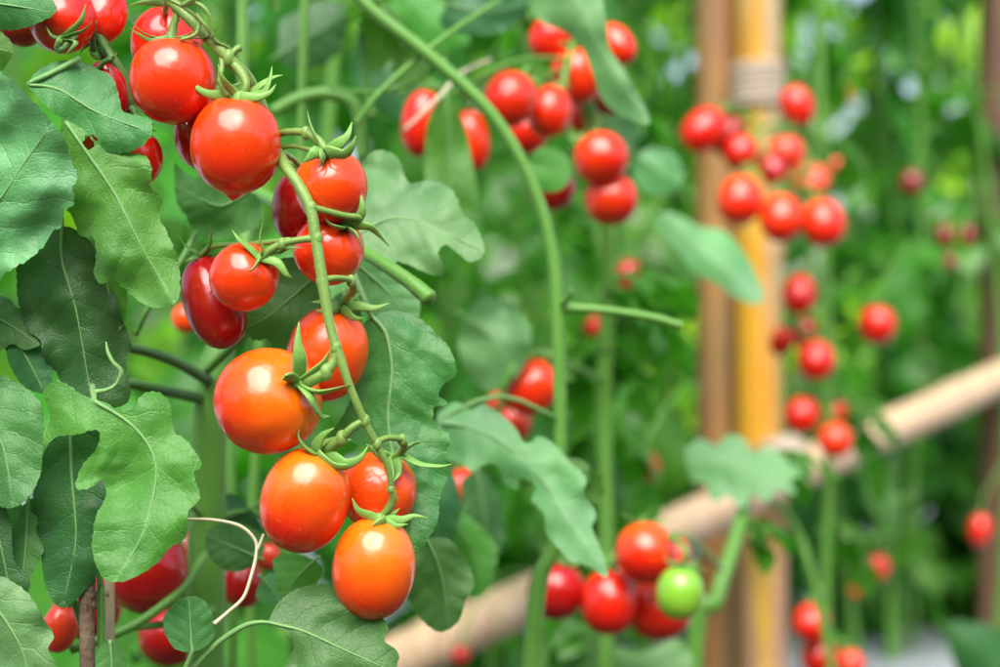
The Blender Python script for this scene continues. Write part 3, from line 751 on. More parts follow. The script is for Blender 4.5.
LF([(62, 118), (84, 130), (104, 146), (112, 140), (128, 152), (146, 156), (152, 172), (150, 186), (162, 200), (160, 216), (172, 244), (180, 272), (178, 300), (160, 308), (140, 302), (122, 286), (112, 278), (104, 284), (94, 276), (96, 250), (92, 236), (80, 236), (72, 216), (62, 200), (58, 160)],
   [(66, 122), (92, 160), (116, 196), (140, 244), (172, 300)], 36, GP, 'leaf_bright', veins=8, fold=.4, wave=16, quilt=1.5, seed=3, tilt=(.0, .1), holes=[(88, 142, 6)], label='bright green lobed leaf hanging below the torn one', teeth=1.9)
LF([(16, 268), (30, 248), (58, 226), (86, 236), (98, 262), (112, 286), (122, 318), (132, 346), (126, 362), (130, 398), (112, 408), (90, 398), (66, 392), (56, 372), (44, 360), (40, 340), (28, 330), (18, 300)],
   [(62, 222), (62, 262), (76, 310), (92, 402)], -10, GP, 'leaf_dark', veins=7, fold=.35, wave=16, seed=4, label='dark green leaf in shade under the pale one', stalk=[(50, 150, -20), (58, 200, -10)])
LF([(42, 392), (54, 380), (66, 384), (84, 396), (104, 402), (120, 410), (134, 408), (142, 394), (158, 392), (170, 404), (174, 430), (188, 442), (202, 464), (194, 474), (200, 498), (188, 512), (186, 536), (170, 548), (158, 562), (134, 578), (112, 582), (100, 574), (92, 548), (96, 516), (106, 496), (102, 480), (90, 488), (76, 488), (82, 466), (98, 446), (98, 430), (80, 434), (62, 436), (46, 438), (50, 416)],
   [(96, 402), (128, 422), (150, 448), (156, 480), (142, 536), (118, 576)], 48, GP, 'leaf_bright', veins=7, fold=.25, wave=15, quilt=1.5, seed=5, tilt=(-.1, .25), label='light green lobed leaf left of the big orange tomato', teeth=1.2, stalk=[(92, 386, -12), (94, 396, 20)])
LF([(36, 470), (52, 440), (84, 424), (112, 440), (112, 490), (100, 530), (98, 570), (84, 592), (62, 608), (46, 588), (40, 548), (32, 520)],
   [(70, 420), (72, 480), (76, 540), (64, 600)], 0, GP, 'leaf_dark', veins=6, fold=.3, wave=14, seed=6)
LF([(-40, 372), (-4, 374), (20, 384), (40, 402), (44, 424), (42, 452), (40, 476), (26, 500), (8, 508), (-10, 500), (-50, 470)],
   [(-40, 360), (-14, 410), (4, 450), (12, 500)], 34, GP, 'leaf', veins=6, fold=.3, wave=12, seed=7, tilt=(.2, .1))
LF([(-30, 470), (-6, 480), (10, 520), (14, 560), (30, 580), (20, 600), (-30, 600)], [(-30, 470), (-6, 520), (10, 590)], 15, GP, 'leaf_dark', veins=5, fold=.3, seed=8)
LF([(-40, 575), (0, 576), (22, 588), (34, 602), (46, 622), (54, 636), (48, 650), (56, 668), (40, 700), (-40, 700)],
   [(-50, 560), (-10, 600), (22, 650), (30, 700)], 44, GP, 'leaf_pale', veins=6, fold=.25, wave=14, seed=9, tilt=(.2, 0))
LF([(164, 632), (164, 616), (176, 602), (192, 596), (206, 602), (213, 616), (216, 632), (206, 646), (190, 652), (174, 648)],
   [(192, 652), (191, 636), (189, 600)], 14, GP, 'leaf', veins=4, fold=.25, wave=7, seed=10, stalk=[(172, 700, 0), (186, 668, 8)], teeth=.6, label='small round leaf at the bottom, beside the tendril')
LF([(268, 622), (276, 606), (290, 592), (308, 586), (328, 584), (340, 598), (356, 606), (376, 612), (388, 626), (384, 640), (398, 652), (396, 668), (384, 684), (350, 700), (300, 704), (278, 690), (286, 664), (294, 646), (286, 632)],
   [(262, 622), (300, 630), (340, 648), (394, 672)], 20, GP, 'leaf', veins=6, fold=.25, wave=14, seed=11, stalk=[(150, 720, -10), (206, 654, 2), (240, 628, 10)], tilt=(0, .35), label='grey green leaf spreading under the lowest orange tomato', teeth=1.3)
LF([(364, 322), (384, 312), (404, 312), (424, 322), (440, 336), (452, 352), (456, 374), (444, 384), (438, 394), (448, 404), (434, 408), (436, 424), (450, 436), (446, 456), (448, 476), (440, 496), (438, 520), (428, 540), (414, 552), (402, 536), (392, 516), (384, 480), (372, 452), (340, 440), (322, 446), (340, 420), (352, 396), (362, 360)],
   [(372, 316), (386, 334), (392, 372), (388, 410), (392, 450), (408, 500), (414, 545)], -75, GP, 'leaf', veins=8, fold=.35, wave=14, quilt=2.2, seed=12, tilt=(.2, .15), stalk=[(352, 270, -110), (364, 300, -92)], label='large crinkled leaf behind the lower half of the front truss', teeth=1.6, ribw=.0009)
LF([(346, 250), (352, 200), (362, 164), (378, 150), (398, 158), (408, 182), (428, 180), (452, 190), (462, 212), (476, 226), (484, 252), (470, 262), (456, 252), (446, 244), (438, 252), (444, 270), (438, 276), (420, 270), (400, 262), (380, 264)],
   [(350, 240), (385, 220), (420, 222), (480, 250)], .745, GP, 'leaf_pale', veins=6, fold=.15, wave=16, seed=13, metre=True, tilt=(0, .45), label='lobed leaf right of the upper front truss, slightly out of focus', teeth=1.2)
LF([(356, 270), (376, 258), (400, 268), (416, 290), (420, 312), (410, 330), (390, 318), (366, 318)], [(356, 264), (386, 290), (414, 326)], .735, GP, 'leaf_pale', veins=5, fold=.2, wave=11, seed=14, metre=True)
LF([(240, 326), (244, 308), (262, 296), (268, 270), (284, 258), (312, 262), (330, 290), (326, 320), (306, 352), (276, 362), (270, 340), (254, 340)],
   [(330, 262), (300, 290), (266, 318), (244, 328)], -105, GP, 'leaf', veins=6, fold=.25, wave=11, seed=15, teeth=1.0)
LF([(174, 162), (190, 176), (208, 180), (230, 190), (258, 196), (262, 222), (244, 232), (216, 240), (196, 232), (186, 216), (176, 200)],
   [(250, 190), (220, 206), (186, 190)], .745, GP, 'leaf', veins=5, fold=.2, wave=11, seed=16, metre=True)
LF([(-50, -30), (30, -30), (50, -4), (56, 12), (36, 24), (14, 30), (-10, 28), (-50, 20)], [(-50, 0), (0, 4), (52, 12)], 30, GP, 'leaf', veins=6, fold=.3, wave=8, seed=17)
LF([(-50, 20), (-8, 24), (4, 34), (14, 48), (6, 66), (-6, 72), (-50, 60)], [(-50, 30), (-20, 44), (10, 52)], 20, GP, 'leaf_bright', veins=5, fold=.3, wave=8, seed=18)
LF([(416, 548), (430, 538), (450, 540), (466, 560), (474, 584), (466, 600), (458, 622), (440, 632), (424, 622), (410, 604), (404, 580)],
   [(424, 534), (440, 570), (450, 630)], .735, GP, 'leaf', veins=5, fold=.3, wave=11, seed=19, metre=True)
LF([(206, 532), (224, 522), (244, 524), (260, 534), (264, 552), (252, 566), (232, 572), (214, 562), (206, 548)], [(264, 560), (236, 548), (208, 536)], .75, GP, 'leaf', veins=5, fold=.15, wave=7, seed=20, metre=True)
LF([(272, 560), (286, 552), (304, 556), (320, 566), (318, 582), (304, 596), (288, 604), (278, 590)], [(320, 556), (300, 574), (282, 600)], .72, GP, 'leaf_bright', veins=5, fold=.3, wave=8, seed=21, metre=True)
LF([(96, 660), (100, 644), (112, 640), (124, 650), (126, 672), (116, 700), (100, 696)], [(110, 640), (112, 664), (112, 700)], 26, GP, 'leaf', veins=5, fold=.3, wave=7, seed=22)
LF([(200, 500), (232, 494), (252, 510), (262, 530), (240, 540), (212, 534)], [(262, 500), (236, 516), (204, 520)], .80, GP, 'leaf_dark', veins=5, seed=23, metre=True)
LF([(4, 340), (20, 330), (40, 338), (52, 370), (48, 392), (26, 388), (10, 366)], [(10, 330), (28, 360), (44, 392)], -20, GP, 'leaf_dark', veins=5, seed=24)

LF([(-20, 300), (4, 296), (18, 308), (30, 304), (36, 320), (30, 332), (40, 344), (24, 350), (12, 344), (-4, 352), (-24, 340)], [(-24, 310), (8, 324), (38, 344)], -18, GP, 'leaf', veins=5, fold=.2, wave=7, seed=71, tilt=(0, .3))
LF([(22, 506), (34, 498), (40, 512), (36, 532), (44, 548), (34, 570), (22, 586), (12, 570), (8, 548), (14, 530)], [(28, 496), (26, 540), (22, 584)], -8, GP, 'leaf', veins=5, fold=.3, wave=6, seed=72, tilt=(.1, .2))
LF([(-10, 500), (10, 496), (26, 512), (30, 540), (20, 566), (0, 572), (-14, 540)], [(-4, 494), (10, 530), (14, 570)], -40, GP, 'leaf', veins=5, fold=.2, wave=6, seed=77)
LF([(92, 236), (104, 250), (120, 268), (128, 300), (120, 330), (104, 322), (96, 300), (84, 280)], [(90, 236), (106, 280), (116, 328)], -30, GP, 'leaf_bright', veins=5, fold=.3, wave=6, seed=73)
LF([(330, 300), (350, 290), (362, 320), (356, 360), (340, 380), (326, 350)], [(344, 288), (344, 330), (340, 378)], .74, GP, 'leaf_dark', veins=5, fold=.3, wave=6, seed=74, metre=True)
LF([(66, 600), (84, 588), (100, 600), (106, 622), (92, 640), (72, 634)], [(60, 604), (84, 612), (104, 630)], .82, GP, 'leaf_dark', veins=5, fold=.3, wave=6, seed=75, metre=True)
LF([(300, 600), (330, 590), (352, 604), (350, 630), (320, 640)], [(296, 606), (326, 614), (350, 628)], .80, GP, 'leaf_bright', veins=5, fold=.3, wave=6, seed=76, metre=True)
# dry curled leaf tip and tendrils
o = stem(GP, [Q(106, 342, 4), Q(108, 352, 8), Q(113, 362, 10), Q(121, 372, 8), Q(116, 384, 8), Q(106, 390, 10), Q(95, 392, 10)], [.0003, .0006, .0007, .0009, .0006, .0007, .0010], 'rib', name='dry_leaf_tip')
o['label'] = 'small shrivelled curl on the dark leaf'
o = stem(GP, [Q(186, 519, 6), Q(214, 520, 0), Q(240, 526, -4), Q(255, 540, -6), Q(256, 556, -4), Q(250, 580, 2), Q(243, 598, 4), Q(228, 612, 8), Q(214, 624, 10)], [.0005, .00055, .0006, .0006, .0006, .0006, .0006, .0006, .0008], 'tendril', name='dry_string')
o['label'] = 'thin pale dried stalk curling down to the small round leaf'
stem(GP, [Q(256, 552, -5), Q(260, 544, -5), Q(264, 534, -6)], [.0006, .0006, .0006], 'tendril', name='dry_string')
LF([(262, 578), (274, 572), (284, 584), (282, 600), (268, 606), (256, 596)], [(258, 574), (270, 588), (280, 604)], .735, GP, 'leaf_pale', veins=4, seed=25, metre=True, label='small yellowing leaf')
# stems at the bottom left
stem(GP, [Vector((X(102, .66), .66, .25)), P(101, 660, .66), P(100, 600, .665), P(99, 560, .67)], [.0013, .0013, .0012, .001], name='side_stem')
stem(GP, [P(48, 520, .665), P(56, 560, .665), P(72, 596, .67), P(86, 640, .675), P(92, 700, .68)], [.0013, .0014, .0014, .0014, .0014], name='side_stem')
stem(GP, [P(206, 555, .77), P(180, 590, .75), P(150, 615, .74), P(120, 632, .735), P(70, 650, .73)], [.002, .002, .0018, .0018, .0018], name='side_stem')
stem(GP, [P(212, 610, .78), P(176, 622, .76), P(130, 628, .75)], [.0018, .0016, .0014], name='side_stem')
stem(GP, [P(176, 515, .78), P(182, 560, .78), P(184, 620, .78)], [.0013, .0013, .0013], name='side_stem')
stem(GP, [P(232, 700, .86), P(233, 560, .86), P(230, 440, .86), P(228, 300, .87)], [.0022, .0022, .002, .0018], name='side_stem')
stem(GP, [P(252, 700, .9), P(250, 560, .9), P(256, 440, .9), P(262, 300, .9)], [.0022, .0022, .002, .0018], name='side_stem')
# top-left dark stalks
stem(GP, [P(88, -20, .665), P(92, 16, .665), P(104, 46, .665), P(122, 76, .667), P(132, 108, .67), P(140, 150, .68)], [.0012, .0015, .0018, .0019, .0016, .001], 'vine_dark', name='side_stem')
tw_ = thing('garden_stick', 'rough brown stick poking up at the bottom left, under the light green leaf', 'stick', tuple(P(88, 700, .655)))
V, F = tube([tuple(P(86, 660, .655) - Vector((0, 0, .32))), tuple(P(87, 640, .655)), tuple(P(89, 610, .655)), tuple(P(93, 590, .655))], [.0028, .0027, .0023, .0012], n=10, sub=8, bumps=.35)
mesh_obj('stick_shaft', V, F, M['stick'], tw_)
tw_ = thing('bamboo_splint', 'short pale split bamboo stake beside the brown stick', 'stake', tuple(P(110, 700, .69)))
V, F = tube([tuple(P(110, 680, .69) - Vector((0, 0, .30))), tuple(P(110, 640, .69)), tuple(P(109, 596, .69))], [.0020, .0020, .0019], n=6, sub=5, flat=.5, bumps=.15)
mesh_obj('stake_shaft', V, F, M['splint'], tw_)

# top-left cluster, hanging from the same plant
G2 = 'tomatoes of the upper left cluster behind the leaves'
ul = Acc()
U = []
U.append(ft(62, 18, -20, 34, 38, (.1, -.6, .6), 'red', 'red tomato at the top left, its calyx hanging down in front', seed=31, group=G2, sepals=[
    [(60, 40, 22), (56, 48, 22), (59, 54, 18)], [(74, 34, 18), (84, 30, 22), (92, 22, 24)], [(76, 42, 20), (66, 54, 20)], [(80, 22, 14), (86, 4, 14)], [(52, 36, 22), (46, 26, 22)]], wid=.0011))
U.append(ft(102, 14, -62, 26, 34, (-.1, -.8, .4), 'red', 'small red tomato between dark stalks at the top left', seed=32, group=G2))
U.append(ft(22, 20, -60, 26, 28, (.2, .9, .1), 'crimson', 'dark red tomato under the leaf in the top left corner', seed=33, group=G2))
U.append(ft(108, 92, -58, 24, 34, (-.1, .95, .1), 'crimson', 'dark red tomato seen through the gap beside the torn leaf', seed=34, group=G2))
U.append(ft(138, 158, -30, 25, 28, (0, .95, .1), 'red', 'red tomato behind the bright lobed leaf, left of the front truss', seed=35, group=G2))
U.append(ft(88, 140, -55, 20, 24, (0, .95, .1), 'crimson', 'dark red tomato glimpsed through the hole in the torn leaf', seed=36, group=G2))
for t_, q in zip(U, [(92, 16, -22), (94, 20, -22), (60, -20, -30), (112, 58, -24), (132, 108, -40), (112, 58, -24)]): ul = Acc(); pedicel(ul, t_, Q(*q), .0009); ul.obj('truss_stalk', M['vine_dark'], GP)

# bottom-left dark cluster
G3 = 'dark tomatoes low at the left behind the leaves'
bl = Acc(); Bq = []
for (px, py, a, b, d, mat, lab, ax) in [
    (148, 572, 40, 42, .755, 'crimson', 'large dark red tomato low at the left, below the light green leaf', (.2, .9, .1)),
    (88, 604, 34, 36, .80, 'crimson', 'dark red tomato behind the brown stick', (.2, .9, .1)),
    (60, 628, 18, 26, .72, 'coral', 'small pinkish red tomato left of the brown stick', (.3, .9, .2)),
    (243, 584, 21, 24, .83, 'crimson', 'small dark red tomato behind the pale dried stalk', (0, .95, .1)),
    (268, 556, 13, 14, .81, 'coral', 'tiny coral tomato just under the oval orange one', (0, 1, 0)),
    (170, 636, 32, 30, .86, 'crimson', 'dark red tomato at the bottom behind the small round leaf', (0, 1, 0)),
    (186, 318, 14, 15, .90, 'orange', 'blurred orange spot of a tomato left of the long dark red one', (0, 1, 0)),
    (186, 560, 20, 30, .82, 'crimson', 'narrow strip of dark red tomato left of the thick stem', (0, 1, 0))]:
    t_ = tomato(tuple(P(px, py, d)), a * K * d, b * K * d, (ax[0], -ax[2], ax[1]), mat, lab, G3, seed=int(px)); Bq.append(t_)
for t_, q in zip(Bq, [P(206, 520, zz), P(120, 560, .77), P(84, 590, .69), P(210, 530, .79), P(214, 520, .79), P(206, 600, .79), P(214, 290, .80), P(206, 500, zz)]): bl = Acc(); pedicel(bl, t_, q, .0010); bl.obj('truss_stalk', M['vine'], GP)

# ================================================================== THE PLANT WITH THE ARCHING STEM
AP = thing('tomato_plant', 'tomato plant with a long bare stem arching down the middle of the photo', 'tomato plant', (X(530, .86), .86, 0))
am = stem(AP, [P(300, -120, .86), P(340, -30, .86), P(370, 8, .86), P(430, 56, .86), P(490, 112, .86), P(530, 178, .86), P(552, 250, .86), P(558, 330, .86), P(560, 440, .86), P(555, 540, .86), P(532, 660, .86), Vector((X(525, .86), .86, .2)), Vector((X(530, .86), .86, -.03))],
     [.0025, .0026, .0028, .0030, .0028, .0026, .0027, .0029, .0028, .0031, .0042, .0052, .0058], name='main_stem')
stem(AP, [P(560, 308, .86), P(590, 309, .86), P(620, 312, .86), P(655, 318, .86), P(682, 326, .86)], [.0026, .0020, .0019, .0019, .0020], name='cut_stalk', label='short cut side stalk pointing right from the arching stem')
stem(AP, [P(560, 306, .86), P(566, 300, .855), P(572, 290, .85)], [.0016, .0014, .0008], name='side_shoot')
stem(AP, [P(446, 60, .86), P(410, 84, .87), P(370, 92, .88), P(330, 88, .90)], [.001, .001, .001, .001], name='side_stem')
stem(AP, [P(500, 0, .9), P(440, 40, .87), P(380, 92, .86), P(355, 125, .86)], [.0012, .0012, .0012, .0012], name='side_stem')
stem(AP, [P(365, -30, .9), P(363, 40, .9), P(368, 90, .9), P(372, 118, .9)], [.0018, .0018, .0018, .0026], name='cut_stalk')
stem(AP, [P(272, 112, .92), P(300, 98, .92), P(330, 94, .92), P(356, 108, .92), P(362, 160, .92)], [.0030, .0032, .0032, .0030, .0026], name='side_stem')
stem(AP, [P(300, 260, .92), P(302, 100, .92), P(306, -40, .92)], [.0020, .0022, .0022], name='side_stem')
stem(AP, [P(490, 60, 1.0), P(460, 74, .96), P(440, 96, .93), P(404, 130, .9)], [.0009, .0011, .0010, .0008], 'tendril', name='side_stem')
LFb = lambda ol, rib, d, parent, mat='leaf', **kw: traced_leaf(ol, rib, d, parent, mat, metre=True, step=kw.pop('step', 6), quilt=kw.pop('quilt', 1.2), **kw)
LFb([(438, 412), (456, 402), (470, 410), (484, 404), (500, 414), (514, 426), (526, 444), (540, 436), (556, 446), (570, 462), (586, 478), (584, 492), (596, 514), (592, 528), (602, 552), (607, 578), (588, 566), (572, 562), (560, 550), (546, 532), (544, 514), (532, 500), (536, 486), (520, 478), (518, 490), (504, 482), (498, 466), (484, 464), (472, 472), (460, 462), (444, 458), (436, 436)],
    [(440, 420), (490, 436), (540, 478), (604, 572)], .82, AP, 'leaf_pale', veins=8, fold=.2, wave=16, seed=31, tilt=(.1, .45), stalk=[(560, 420, .86), (500, 396, .84)], label='long pointed leaf below centre, crossing the arching stem', teeth=1.2)
LFb([(424, 158), (428, 120), (444, 98), (462, 120), (472, 160), (478, 196), (466, 222), (444, 226), (428, 200)], [(446, 92), (450, 150), (452, 224)], .93, AP, 'leaf_bright', veins=5, fold=.25, wave=14, seed=32, label='oval leaf hanging over the left pair of blurred tomatoes')
LFb([(520, -20), (560, -24), (596, -16), (606, 20), (610, 48), (628, 76), (650, 122), (626, 118), (604, 102), (592, 72), (580, 44), (560, 30), (536, 18)], [(540, -30), (580, 10), (604, 60), (646, 118)], .92, AP, 'leaf_pale', veins=6, fold=.3, wave=14, seed=33, label='pointed leaf drooping over the middle cluster from the top')
LFb([(528, 166), (536, 150), (554, 147), (568, 158), (571, 176), (560, 190), (544, 192), (530, 182)], [(524, 168), (548, 170), (570, 172)], .93, AP, 'leaf_bright', veins=4, fold=.15, wave=7, seed=34, label='small rounded leaf in front of the middle cluster')
LFb([(462, 320), (476, 302), (500, 298), (522, 312), (532, 340), (524, 366), (504, 386), (484, 390), (466, 370), (458, 344)], [(456, 310), (494, 340), (520, 384)], 1.0, AP, 'leaf_pale', veins=5, fold=.2, wave=14, seed=35)
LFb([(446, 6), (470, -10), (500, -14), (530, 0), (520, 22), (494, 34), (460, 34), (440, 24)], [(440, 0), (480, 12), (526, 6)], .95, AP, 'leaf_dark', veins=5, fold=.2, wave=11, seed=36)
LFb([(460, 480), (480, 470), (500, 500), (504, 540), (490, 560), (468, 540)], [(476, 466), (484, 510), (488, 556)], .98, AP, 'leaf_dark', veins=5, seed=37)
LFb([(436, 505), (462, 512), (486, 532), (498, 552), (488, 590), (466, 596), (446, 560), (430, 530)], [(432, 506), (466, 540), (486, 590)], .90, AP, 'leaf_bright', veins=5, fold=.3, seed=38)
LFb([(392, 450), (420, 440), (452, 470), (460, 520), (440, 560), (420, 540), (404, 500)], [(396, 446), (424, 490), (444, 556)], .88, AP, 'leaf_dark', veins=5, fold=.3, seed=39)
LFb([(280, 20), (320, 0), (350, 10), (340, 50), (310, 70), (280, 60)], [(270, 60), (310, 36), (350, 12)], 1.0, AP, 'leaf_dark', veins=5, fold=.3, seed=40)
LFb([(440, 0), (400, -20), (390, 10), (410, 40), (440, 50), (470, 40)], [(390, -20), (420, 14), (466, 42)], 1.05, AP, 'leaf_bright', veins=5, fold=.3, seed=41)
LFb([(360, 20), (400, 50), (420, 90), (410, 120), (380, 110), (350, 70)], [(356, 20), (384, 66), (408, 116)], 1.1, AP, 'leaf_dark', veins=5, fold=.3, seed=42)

def cluster(parent, group, rach, rachr, items, stalkmat='vine', simple=False, pr=.0012):
    """a truss: its stalk under the plant, its tomatoes things of their own"""
    acc = Acc(); rp = [P(*p) for p in rach]; acc.add(tube([tuple(p) for p in rp], [rachr] * len(rp), n=8, sub=5))
    c = [Vector(q) for q in crom([tuple(p) for p in rp], 6)]
    out = []
    for (px, py, d, a, b, mat, lab, *ex) in items:
        ctr = P(px, py, d); near = min(c, key=lambda q: (q - ctr - Vector((0, 0, .012))).length)
        ax = Vector(ex[0]) if ex else (near - ctr).normalized() * .8 + Vector((0, 0, .9))
        kw = ex[1] if len(ex) > 1 else {}
        kk = {'simple': simple}; kk.update(kw)
        t_ = tomato(tuple(ctr), a * K * d, b * K * d, ax, mat, lab, group, seed=int(px * 3 + py), **kk)
        pedicel(acc, t_, near, pr, n=6); out.append(t_)
    acc.obj('truss_stalk', M[stalkmat], parent); return out

# plant behind with the middle cluster
MPl = thing('tomato_plant', 'blurred tomato plant behind the arching stem, carrying the middle cluster', 'tomato plant', (X(606, 1.12), 1.12, 0))
stem(MPl, [Vector((X(606, 1.12), 1.12, -.03)), Vector((X(604, 1.12), 1.12, .3)), P(606, 560, 1.12), P(604, 400, 1.12), P(608, 250, 1.10), P(590, 120, 1.08), P(580, 0, 1.06), P(570, -220, 1.06)], [.0058, .0052, .0046, .0044, .0042, .0038, .0034, .003], name='main_stem')
G4 = 'tomatoes of the blurred middle cluster'
cluster(MPl, G4, [(582, 20, 1.065), (566, 70, 1.03), (562, 110, 1.02), (575, 145, 1.01), (604, 172, 1.02)], .0018, [
    (510, 99, .99, 27, 29, 'scarlet', 'large round tomato at the left of the middle cluster'),
    (549, 111, 1.01, 23, 27, 'scarlet', 'tomato tucked against the right side of the large left one in the middle cluster'),
    (601, 158, 1.00, 27, 27, 'scarlet', 'upper one of the two touching tomatoes at the lower right of the middle cluster'),
    (611, 199, 1.01, 27, 26, 'scarlet', 'lowest tomato of the middle cluster'),
    (577, 76, 1.05, 26, 29, 'scarlet', 'tomato left of the drooping leaf in the middle cluster'),
    (552, 38, 1.06, 23, 25, 'red', 'tomato high in the middle cluster, above the large left one'),
    (617, 44, 1.03, 17, 24, 'scarlet', 'tomato peeping out right of the drooping leaf'),
    (552, 188, 1.04, 24, 22, 'crimson', 'dark red tomato below the small rounded leaf'),
    (526, 132, 1.06, 22, 22, 'red', 'red tomato wedged below the large left one in the middle cluster'),
    (583, 116, 1.09, 16, 18, 'red', 'small red tomato deep in the middle cluster'),
    (610, 98, 1.08, 16, 18, 'crimson', 'dark tomato behind the tip of the drooping leaf'),
    (522, 8, 1.08, 13, 15, 'crimson', 'dark red tomato cut by the top edge above the middle cluster')])
G5 = 'pair of blurred tomatoes behind the oval leaf'
cluster(MPl, G5, [(585, 60, 1.06), (520, 60, 1.0), (470, 84, .98), (448, 96, .98)], .0013, [
    (422, 123, .98, 21, 34, 'red', 'long red tomato left of the oval leaf', (.15, 0, 1)),
    (471, 140, .99, 19, 31, 'scarlet', 'orange red tomato right of the oval leaf, behind the arching stem', (-.1, 0, 1))])
G6 = 'tomatoes along the lower middle behind the front truss'
cluster(MPl, G6, [(604, 380, 1.12), (570, 364, 1.06), (540, 352, 1.02), (510, 372, 1.0), (492, 440, 1.02), (474, 462, 1.04)], .0016, [
    (531, 387, 1.02, 27, 30, 'scarlet', 'single bright red tomato left of the arching stem at mid height', (.75, 0, .6), {'tip': .12}),
    (513, 424, 1.06, 18, 20, 'coral', 'coral red tomato half covered by the long pointed leaf'),
    (496, 402, 1.12, 9, 11, 'coral', 'tiny faint coral tomato above the long pointed leaf'),
    (463, 486, 1.02, 24, 19, 'red', 'red tomato with a leaf strip across it, right of the front truss', (-.2, 0, 1))])
LFb([(528, 500), (520, 470), (536, 450), (560, 456), (570, 480), (560, 510), (544, 520)], [(530, 448), (548, 480), (548, 518)], 1.1, MPl, 'leaf_bright', veins=5, seed=44)
LFb([(632, 160), (650, 148), (672, 152), (684, 172), (676, 190), (654, 196), (636, 184)], [(628, 150), (656, 170), (684, 186)], 1.2, MPl, 'leaf_pale', veins=4, seed=45)
LFb([(650, 222), (670, 212), (700, 226), (726, 232), (750, 262), (764, 300), (744, 302), (716, 284), (694, 272), (676, 248)], [(646, 206), (690, 240), (762, 304)], 1.25, MPl, 'leaf_pale', veins=6, seed=46, tilt=(0, .35), fold=.3, label='blurred pointed leaf in front of the two bamboo posts')

# low right cluster with the green tomato
LP_ = thing('tomato_plant', 'blurred tomato plant at lower centre carrying the cluster with one green tomato', 'tomato plant', (X(700, 1.15), 1.15, 0))
stem(LP_, [Vector((X(668, 1.15), 1.15, -.03)), P(692, 690, 1.15), P(716, 600, 1.15), P(738, 530, 1.18), P(750, 480, 1.22), P(754, 456, 1.26)], [.006, .0055, .0048, .0042, .0036, .003], name='main_stem')
G7 = 'tomatoes of the low cluster beneath the bamboo rail'
cluster(LP_, G7, [(722, 570, 1.14), (690, 540, 1.06), (660, 540, 1.02), (630, 556, 1.01), (590, 560, 1.01), (570, 566, 1.01)], .0016, [
    (646, 553, .985, 31, 30, 'orange', 'bright orange red tomato on top of the low cluster'),
    (609, 602, 1.0, 29, 33, 'red', 'deep red tomato in the middle of the low cluster'),
    (556, 591, 1.01, 29, 29, 'crimson', 'dark red tomato at the left of the low cluster, behind the stem'),
    (659, 608, 1.02, 33, 32, 'red', 'red tomato at the bottom right of the low cluster, behind the green one'),
    (680, 593, .955, 24, 27, 'green', 'unripe green tomato, the only one in the low cluster', (.1, 0, 1)),
    (676, 558, 1.04, 14, 22, 'coral', 'pale red tomato at the right rear of the low cluster')])
LFb([(560, 600), (590, 640), (640, 650), (680, 640), (690, 680), (620, 700), (570, 680)], [(550, 600), (610, 650), (680, 680)], 1.12, LP_, 'leaf_pale', veins=6, seed=47)
LFb([(684, 452), (700, 438), (716, 446), (728, 434), (746, 440), (752, 452), (770, 446), (784, 458), (802, 474), (790, 480), (796, 494), (776, 490), (768, 502), (752, 494), (744, 510), (728, 496), (712, 502), (706, 484), (692, 480)], [(680, 446), (730, 466), (802, 482)], 1.19, LP_, 'leaf_pale', veins=6, seed=48, tilt=(0, .6), label='blurred leaf hiding the lashing on the yellow bamboo post')
LFb([(560, 80), (590, 60), (620, 90), (640, 130), (620, 160), (590, 140)], [(560, 66), (596, 106), (632, 156)], 1.3, LP_, 'leaf_dark', veins=6, seed=49)
stem(LP_, [P(740, 470, 1.3), P(790, 520, 1.35), P(810, 570, 1.35), P(830, 660, 1.35), P(836, 760, 1.35)], [.002, .0026, .003, .003, .003], name='side_stem')

# right clusters
RP = thing('tomato_plant', 'blurred tomato plant beside the yellow bamboo post, carrying the right hand clusters', 'tomato plant', (X(834, 1.55), 1.55, 0))
stem(RP, [Vector((X(826, 1.55), 1.55, -.03)), P(826, 640, 1.55), P(828, 480, 1.55), P(826, 300, 1.55), P(822, 120, 1.55), P(818, -30, 1.55), P(815, -200, 1.55)], [.0042, .0040, .0036, .0034, .003, .003, .0025], name='main_stem')
G8 = 'tomatoes of the large right hand cluster'
cluster(RP, G8, [(824, 150, 1.54), (796, 128, 1.50), (764, 128, 1.46), (754, 160, 1.44), (782, 186, 1.44), (806, 196, 1.45)], .0020, [
    (704, 130, 1.43, 21, 26, 'red', 'leftmost tomato of the large right hand cluster, over the brown post'),
    (728, 136, 1.46, 16, 21, 'crimson', 'tomato right beside the leftmost one of the right hand cluster'),
    (740, 152, 1.44, 18, 18, 'red', 'small red tomato left of the stalk in the right hand cluster'),
    (740, 200, 1.40, 23, 26, 'scarlet', 'left one of the bottom three in the right hand cluster'),
    (781, 218, 1.40, 22, 25, 'scarlet', 'middle one of the bottom three in the right hand cluster'),
    (823, 223, 1.41, 22, 25, 'scarlet', 'right one of the bottom three in the right hand cluster'),
    (786, 153, 1.47, 19, 18, 'coral', 'coral tomato above the middle of the right hand cluster'),
    (773, 170, 1.43, 14, 18, 'crimson', 'dark tomato in the shaded heart of the right hand cluster'),
    (811, 182, 1.46, 20, 17, 'coral', 'coral tomato just above the right one of the bottom three'),
    (797, 106, 1.50, 17, 22, 'red', 'topmost tomato of the right hand cluster, right of the yellow post')], simple=True, pr=.0014)
G9 = 'tomatoes down the right side of the yellow bamboo post'
